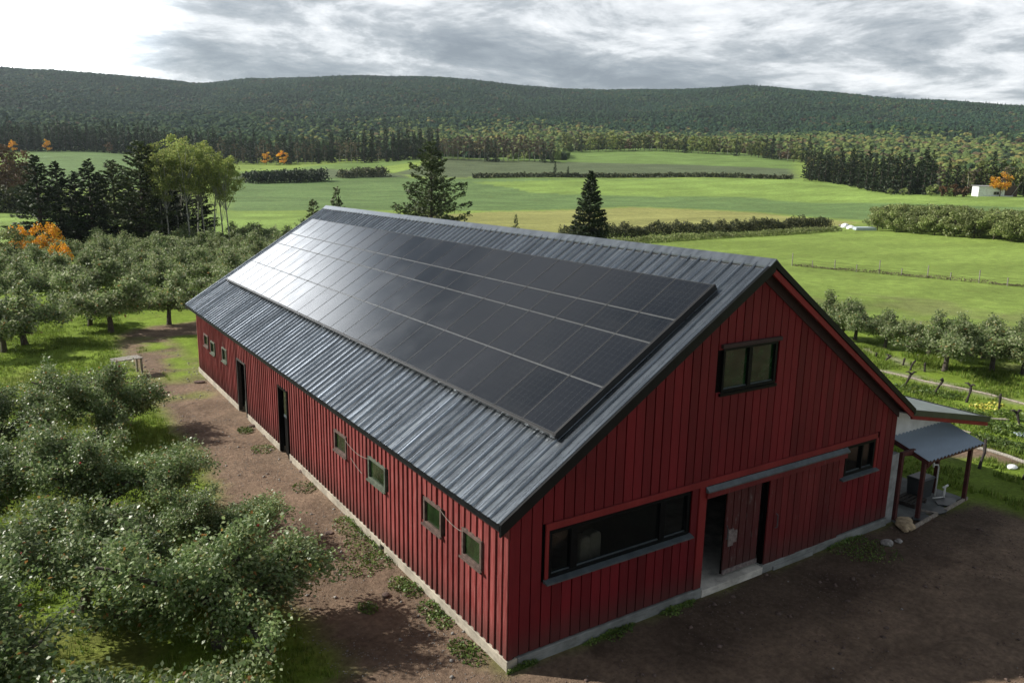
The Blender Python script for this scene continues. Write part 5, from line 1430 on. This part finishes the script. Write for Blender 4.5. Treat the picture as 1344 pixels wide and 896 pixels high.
for j, px in enumerate((300, 312, 322, 334, 345, 352)):
    x, y, z = at(px, 329-j*.6); r = (.7, .9, .6, .8, 1.3, 1.0)[j]
    o = obj('boulder', rock(60+j, r, .5, 'stone', 'boulder')); o.location = (x, y, z+.1); tag(o, ['small grey boulder next to the rightmost aspen', 'low grey boulder second from the aspens', 'flat grey boulder in the stone row beside the grove', 'grey boulder in the middle of the stone row', 'largest grey boulder by the roof edge behind the orchard', 'grey boulder right of the largest one by the roof edge'][j], 'boulder')

# ------------------------------------------------------------------ wire fence across the right pasture
P0, P1 = np.array(at(1040, 349)[:2]), np.array(at(1360, 378)[:2])
fence = empty('wire_fence', (P0[0], P0[1], z1(*P0)), 0, 'old wire fence with thin posts across the pasture right of the roof peak', 'fence')
pt = []
for k in range(11):
    q = P0+(P1-P0)*k/10+rng.normal(size=2)*.15; z = z1(*q); h = 1.25+random.uniform(-.25, .3) if k % 2 == 0 else .8
    lx, ly, lz = q[0]-P0[0], q[1]-P0[1], z-z1(*P0)
    MB().tube([(lx, ly, lz-.2), (lx+random.uniform(-.08, .08), ly, lz+h)], .055, 6).build('post', M['pale_wood'], fence); pt.append((lx, ly, lz))
for hz in (.45, .75):
    MB().tube([(a, b, c+hz) for a, b, c in pt], .010, 3).build('wire', M['dark_bark'], fence)
hedge('fence_scrub', [tuple(P0), tuple((P0+P1)/2), tuple(P1)], .45, .30, 2600, .14, 'bare_grey', 'dry brownish weeds growing along the old wire fence', .7)

# ------------------------------------------------------------------ vine stumps in the rough grass right of the barn
def stump(seed, H, fork):
    rr = np.random.default_rng(seed); mb = MB()
    p = curve_pts((0, 0, -.1), (rr.normal()*.10, rr.normal()*.10, 1), H, (rr.normal()*.12, rr.normal()*.12, .2), rr, 5, .28)
    mb.tube([tuple(q) for q in p], [.062, .058, .045, .05, .062, .042], 7)
    me1 = mb.mesh('trunk', M['dark_bark'], True); me2 = None
    if fork:
        mb2 = MB(); q = p[-1]
        for s_ in (-1, 1): mb2.tube([tuple(q-np.array([0, 0, .05])), tuple(q+np.array([.12*s_, .05, .06])), tuple(q+np.array([.26*s_, .08, .04]))], [.06, .05, .02], 5)
        me2 = mb2.mesh('arm', M['dark_bark'], True)
    return me1, me2
for j, (px, row, H, f, lb) in enumerate(((1149, 470, .55, 0, 'short dark vine post nearest the roof edge'), (1161, 474, .6, 1, 'short forked vine stump second from the roof edge'), (1185, 479, .65, 0, 'dark leaning vine stump in the upper stump row'), (1194, 486, .9, 0, 'thin pale-tipped post below the leaning vine stump'), (1214, 488, .75, 0, 'straight thin post at the right end of the upper stump row'),
        (1186, 507, 1.05, 1, 'tall crooked vine stump nearest the roof in the lower row'), (1226, 517, 1.05, 1, 'crooked vine stump with a broad head in the middle of the lower row'), (1268, 528, 1.15, 1, 'strongly bent vine stump right of the broad-headed one'), (1311, 538, 1.05, 0, 'upright vine stump at the right beside the yellow leaves'),
        (1285, 616, 1.5, 0, 'tall dark post right behind the porch roof'), (1343, 630, 1.2, 0, 'thick vine stump cut by the right picture edge'), (1337, 560, .9, 1, 'crooked stump at the right edge above the pale blue sheet'))):
    x, y, z = at(px, row); a, b = stump(300+j, H*.8, f)
    o = empty('vine_stump', (x, y, z), j*1.1, lb, 'vine stump', 'old vine stumps right of the barn'); obj('trunk', a, o)
    if b: obj('arm', b, o)
def hose(rows, r, mat, lb, ct='hose'):
    pts = [at(*q) for q in rows]; pts = [(x, y, z+r*.6) for x, y, z in pts]
    return tag(MB().tube(pts, r, 5).build('irrigation_hose', M[mat], smooth=True), lb, ct)
hose([(1246, 578), (1262, 583), (1280, 588), (1300, 593), (1322, 600), (1344, 609), (1365, 618)], .075, 'pale_wood', 'pale grey log line curving across the bare patch behind the porch', 'edging')
hose([(1150, 486), (1180, 493), (1215, 501), (1260, 510), (1300, 519), (1344, 531), (1370, 538)], .05, 'timber', 'pale edging line running between the two vine stump rows', 'edging')
def plank(px, row, ln, wd, rz, mat, lb, cat='plank', th=.06):
    x, y, z = at(px, row); o = MB().box(-ln/2, ln/2, -wd/2, wd/2, 0, th).build('plank', M[mat], None, (x, y, z+.03), bevel=.01); o.rotation_euler = (.06, .03, rz); return tag(o, lb, cat)
plank(1306, 551, 1.1, .16, ldir, 'timber', 'pale weathered plank in the grass beyond the lean-to eave')
plank(1258, 566, .9, .16, ldir-.9, 'timber', 'pale board lying behind the porch roof corner')
plank(1345, 573, .7, .4, ldir-.1, 'blue_sheet', 'pale blue sheet lying in the grass at the right edge', 'sheet')
x, y, z = at(1328, 615); o = obj('rock', rock(77, .16, .6, 'white_wall')); o.location = (x, y, z+.05); tag(o, 'white stone in the grass right of the porch', 'stone')
# grey crates and dead brush by the track bend
x, y, z = at(168, 492)
cr = empty('garden_table', (x, y, z), .2, 'weathered grey table standing beside the track under the last apple tree', 'table')
for k in range(4): MB().box(-.62, .62, -.40+k*.2, -.22+k*.2, .78, .82).build('slat', M['pale_wood'], cr)
for a in (-.55, .55):
    for b in (-.32, .32): MB().box(a-.04, a+.04, b-.04, b+.04, -.05, .779).build('leg', M['pale_wood'], cr)
g = MB(); rr = random.Random(5)
for k in range(150):
    a = rr.uniform(0, 6.28); q = (rr.gauss(0, .5), rr.gauss(0, .4), rr.uniform(0, .45)); l_ = rr.uniform(.3, .8)
    g.tube([q, (q[0]+math.cos(a)*l_, q[1]+math.sin(a)*l_, q[2]+rr.uniform(-.1, .4))], .012, 3)
x, y, z = at(140, 508); o = g.build('brush_pile', M['twigs'], None, (x, y, z)); tag(o, 'heap of grey dead twigs left of the weathered table', 'brush pile')

# ------------------------------------------------------------------ ground cover
def tufts(name, x, y, h, n_bl, wdt, mat, label=None, cat=None, lean=.35):
    n = len(x); k = n*n_bl
    X_ = np.repeat(x, n_bl)+rng.normal(size=k)*.05; Y_ = np.repeat(y, n_bl)+rng.normal(size=k)*.05; Z_ = zt(X_, Y_)-.01
    a = rng.uniform(0, 6.28, k); hh = np.repeat(h, n_bl)*rng.uniform(.5, 1.2, k) if hasattr(h, '__len__') else h*rng.uniform(.5, 1.2, k)
    dx, dy = np.cos(a), np.sin(a); wv = wdt*rng.uniform(.7, 1.3, k)
    b0 = np.stack([X_-dy*wv, Y_+dx*wv, Z_], 1); b1 = np.stack([X_+dy*wv, Y_-dx*wv, Z_], 1)
    l_ = rng.uniform(0, lean*2, k)*hh
    tp = np.stack([X_+dx*l_, Y_+dy*l_, Z_+hh], 1)
    V = np.stack([b0, b1, tp], 1).reshape(-1, 3); F = np.arange(3*k).reshape(k, 3)
    return tag(obj(name, mesh_np(name, V, F, M[mat])), label, cat, kind='stuff')
def kind_at(x, y):
    """which surface lies at a point: nearest vertex of the ground sheet"""
    u = (x-CAM[0])*GR[0]+(y-CAM[1])*GR[1]; v = (x-CAM[0])*GC[0]+(y-CAM[1])*GC[1]
    ui = np.clip(np.searchsorted(U, u), 0, len(U)-1); vi = np.clip(np.searchsorted(V_, v), 0, len(V_)-1)
    return K[vi, ui]
OG = KIND.index('orchard_grass')
n = 60000; x = rng.uniform(-22, -1.5, n); y = rng.uniform(-4, 46, n); kk = kind_at(x, y); m_ = (kk == OG) & (fbm(x*.7, y*.7, 3)+rng.random(n)*.5 > .05)
x, y = x[m_], y[m_]; tufts('orchard_grass_blades', x, y, .12+.08*rng.random(len(x)), 5, .012, 'grass_blade', 'tufted green grass under the near apple trees', 'grass')
n = 26000; x = rng.uniform(17.5, 42, n); y = rng.uniform(-8, 16, n); kk = kind_at(x, y); m_ = ((kk == OG) | (kk == 0)) & (fbm(x*.5, y*.5+9, 3) > -.12)
x, y = x[m_], y[m_]; tufts('rough_grass_blades', x, y, .12+.22*np.clip(fbm(x*.4+3, y*.4, 3)+.3, 0, 1), 5, .018, 'grass_blade', 'rough tufted grass between the vine stumps', 'grass')
def weeds(name, spots, label, mat='weed_leaf', lsize=.07):
    Q = []
    for (x, y, r, n, h) in spots:
        a = rng.uniform(0, 6.28, n); rr_ = r*np.sqrt(rng.random(n)); px_ = x+rr_*np.cos(a); py_ = y+rr_*np.sin(a)*1.3
        px_ = np.where((px_ > -.05) & (px_ < W_) & (py_ > -.06), -.06-.1*rng.random(n), px_) if x < 0 else px_
        py_ = np.minimum(py_, -.1) if x > 0.2 and x < 13 else py_
        Q.append(np.stack([px_, py_, zt(px_, py_)+h*rng.random(n)**1.6*(1-rr_/r*.6)], 1))
    Q = np.concatenate(Q); V, F = leaf_quads(Q, lsize, rng, 1.2, .6)
    return tag(obj(name, mesh_np(name, V, F, M[mat])), label, 'weeds', kind='stuff')
def sp_(lst): return [(*at(px, row)[:2], r, n, h) for px, row, r, n, h in lst]
weeds('weeds', sp_([(462, 690, .55, 420, .2), (480, 715, .55, 420, .2), (500, 735, .45, 260, .15), (455, 660, .4, 350, .2), (470, 745, .5, 300, .15), (525, 768, .3, 220, .15), (540, 775, .3, 260, .18), (565, 800, .3, 240, .15), (578, 815, .3, 240, .15), (606, 852, .3, 240, .12), (483, 799, .22, 180, .1), (322, 566, .3, 300, .2), (345, 590, .4, 200, .1), (400, 640, .4, 160, .12), (620, 862, .3, 160, .1)]), 'leafy green weeds along the foot of the long side wall')
weeds('weeds', sp_([(795, 828, .35, 380, .16), (812, 820, .3, 300, .14), (770, 838, .25, 180, .1), (872, 797, .35, 420, .16), (890, 788, .3, 320, .14), (1110, 716, .8, 700, .18), (1140, 720, .7, 400, .14)]), 'dark green weeds along the foot of the gable wall', lsize=.06)
n = 900; vx_ = np.concatenate([rng.normal(at(1290, 540)[0], 1.0, 500)]); vy_ = rng.normal(at(1290, 534)[1], .8, 500)
weeds('weeds', sp_([(1320, 565, .9, 1200, .4), (1300, 580, .7, 700, .3), (1275, 545, .6, 500, .3), (1336, 590, .6, 600, .3), (1240, 520, .6, 500, .3), (1200, 512, .7, 500, .3), (1330, 548, .6, 500, .35)]), 'leafy clumps in the rough grass right of the lean-to', lsize=.12)
weeds('yellow_leaves', sp_([(1285, 536, .35, 70, .35), (1296, 535, .35, 40, .3), (1306, 532, .3, 50, .25)]), 'patch of bright yellow leaves between the vine stumps', 'yellow_flower', .14)
# stones and clods on the bare ground
def pebbles(name, x, y, s, mat, label):
    n = len(x); z = zt(x, y)
    base = np.array([(1,0,0),(0,1,0),(-1,0,0),(0,-1,0),(0,0,.7),(0,0,-.5)], float)
    th = rng.uniform(0, 6.28, n); c_, s_ = np.cos(th), np.sin(th)
    jit = rng.uniform(.6, 1.3, (n, 6, 1)); B = base[None]*jit*s[:, None, None]
    Xr = B[..., 0]*c_[:, None]-B[..., 1]*s_[:, None]+x[:, None]; Yr = B[..., 0]*s_[:, None]+B[..., 1]*c_[:, None]+y[:, None]; Zr = B[..., 2]+z[:, None]+s[:, None]*.15
    V = np.stack([Xr, Yr, Zr], -1).reshape(-1, 3)
    f = np.array([(0,1,4),(1,2,4),(2,3,4),(3,0,4),(1,0,5),(2,1,5),(3,2,5),(0,3,5)])
    F = (f[None]+np.arange(n)[:, None, None]*6).reshape(-1, 3)
    return tag(obj(name, mesh_np(name, V, F, M[mat])), label, 'stones', kind='stuff')
n = 26000; x = np.concatenate([rng.uniform(-4, 0, n//2), rng.uniform(-3, 22, n//2)]); y = np.concatenate([rng.uniform(-2, 38, n//2), rng.uniform(-9, -.1, n//2)])
kk = kind_at(x, y); m_ = np.isin(kk, [KIND.index('dirt_track'), KIND.index('dirt_yard'), KIND.index('dark_yard')]) & (fbm(x*.6, y*.6, 3)+.25*rng.random(n) > .0)
M['clod'] = simple('soil_clods', (.13, .09, .075), .95, 0, .4, 8, .3)
x, y = x[m_], y[m_]; sz = rng.uniform(.007, .020, len(x))*(1+2.2*(rng.random(len(x)) > .97))
h_ = len(x)//2; pebbles('pebbles', x[:h_], y[:h_], sz[:h_], 'stone', 'small grey stones scattered over the bare ground'); pebbles('soil_clods', x[h_:], y[h_:], sz[h_:]*1.4, 'clod', 'crumbs of brown soil scattered over the bare ground')
for j, (px, row, r, lb) in enumerate(((352, 572, .16, 'dark clod of earth near the second side doorway'), (330, 560, .13, 'dark clod close to the first side doorway'), (262, 502, .2, 'dark heap of earth near the far corner of the barn'), (398, 618, .13, 'dark clod beside the wall between doorway and windows'), (385, 606, .1, 'small dark clod at the second doorway sill'), (432, 700, .1, 'dark clod beside the weeds under the windows'), (506, 782, .09, 'dark clod on the track below the last windows'))):
    x, y, z = at(px, row); o = obj('earth_clod', rock(90+j, r, .45, 'clod', 'earth_clod')); o.location = (x, y, z+.02); tag(o, lb, 'clod')

# ------------------------------------------------------------------ air between here and the hill
hm = bpy.data.materials.new('air'); hm.use_nodes = True
ht = NT(hm.node_tree); ht.n.clear()
ho = ht.new('ShaderNodeOutputMaterial'); hv = ht.new('ShaderNodeVolumePrincipled')
hv.inputs['Color'].default_value = (.74, .87, .97, 1); hv.inputs['Density'].default_value = .00007; hv.inputs['Anisotropy'].default_value = .3
ht.link(hv.outputs[0], ho.inputs['Volume'])
zmin, zmax = float(Zg.min())-1.0, float(Zg.max())+30.0
ext = 3400
cpt = [CAM[0]+GC[0]*900, CAM[1]+GC[1]*900]
g = MB().box(CAM[0]-4600, CAM[0]+4600, CAM[1]-4600, CAM[1]+4600, zmin, zmax)
tag(g.build('haze', hm), 'thin pale haze hanging over the fields and the hill', 'haze', kind='stuff')
